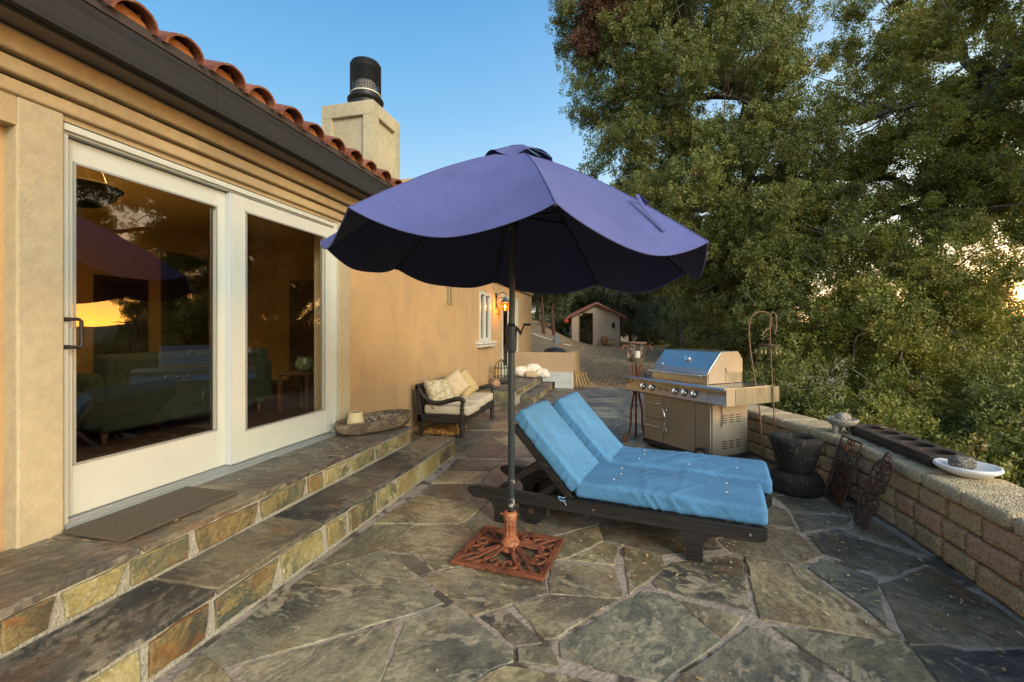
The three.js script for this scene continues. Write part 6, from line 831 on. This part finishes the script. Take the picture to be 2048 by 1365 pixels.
// ---------------------------------------------------------------- fallen leaves, gravel chips
{
  const r = rng(901), g = slab([[-0.016, 0], [-0.004, -0.008], [0.016, 0], [-0.002, 0.008]], 0.003, 0.002, rng(9), 0.002, 0.001), N = 640, m = new THREE.InstancedMesh(g, new THREE.MeshStandardMaterial({ color: col(1, 1, 1), roughness: 0.9 }), N), q = new THREE.Quaternion(), M4 = new THREE.Matrix4(), c = new THREE.Color();
  for (let i = 0; i < N; i++) {
    let x, y = 0.006, z; const k = r();
    if (k < 0.3) { x = 1.78 - r() * r() * 1.3; z = -2.4 - r() * 2.6; } else if (k < 0.55) { x = -0.3 + r() * 1.4; z = -2.6 - r() * 1.6; } else if (k < 0.75) { x = -1.7 + r() * 3.4; z = -1.6 - r() * 3; } else if (k < 0.93) { x = -2.5 + r() * 2.6; z = -5.2 - r() * 5.5; } else { x = -2.25 - r() * 0.45; z = -1.7 - r() * 2.4; y = 0.398; }
    q.setFromEuler(new THREE.Euler((r() - 0.5) * 0.7, r() * 6.28, (r() - 0.5) * 0.7)); M4.compose(V(x, y, z), q, V(1, 1, 1).multiplyScalar(0.4 + r() * r() * 0.8)); m.setMatrixAt(i, M4); c.setRGB(...mix3([0.34, 0.23, 0.11], [0.55, 0.45, 0.27], r())); m.setColorAt(i, c);
  }
  m.name = 'fallen_leaves'; m.receiveShadow = m.castShadow = true; Object.assign(m.userData, { label: 'small tan fallen leaves scattered over the flagstones', category: 'leaves', kind: 'stuff' }); scene.add(m);
  const N2 = 900, b = new THREE.InstancedMesh(g, new THREE.MeshStandardMaterial({ color: col(1, 1, 1), roughness: 0.9 }), N2);
  for (let i = 0; i < N2; i++) { const x = -2.62 + r() * 0.45, z = -5.55 - r() * 0.55; q.setFromEuler(new THREE.Euler((r() - 0.5) * 1.6, r() * 6.28, (r() - 0.5) * 1.6)); M4.compose(V(x, 0.008 + r() * 0.05, z), q, V(1, 1, 1).multiplyScalar(0.6 + r() * 0.8)); b.setMatrixAt(i, M4); c.setRGB(...mix3([0.33, 0.14, 0.03], [0.55, 0.34, 0.10], r())); b.setColorAt(i, c); }
  b.name = 'leaf_pile'; b.castShadow = b.receiveShadow = true; Object.assign(b.userData, { label: 'heap of orange dry leaves under the near end of the bench', category: 'leaves', kind: 'stuff' }); scene.add(b);
  const chip = soft(0.03, 0.014, 0.022, 0.006, 2, 2, 2), N3 = 9000, s = new THREE.InstancedMesh(chip, new THREE.MeshStandardMaterial({ color: col(1, 1, 1), roughness: 1 }), N3);
  for (let i = 0; i < N3; i++) { const d = 11.35 + r() ** 1.6 * 13, x = -2.6 + r() * 4.6 - (d - 11) * 0.06, z = -d; q.setFromEuler(new THREE.Euler(r() - 0.5, r() * 6.28, r() - 0.5)); M4.compose(V(x, ground(x, z) + 0.006, z), q, V(1, 1, 1).multiplyScalar(0.6 + r() * 1.5)); s.setMatrixAt(i, M4); c.setRGB(...mix3([0.28, 0.18, 0.09], [0.66, 0.5, 0.28], r())); s.setColorAt(i, c); }
  s.name = 'gravel'; s.castShadow = s.receiveShadow = true; Object.assign(s.userData, { label: 'straw coloured bark chips and gravel on the yard', category: 'gravel', kind: 'stuff' }); scene.add(s);
}
renderer.render(scene, camera);
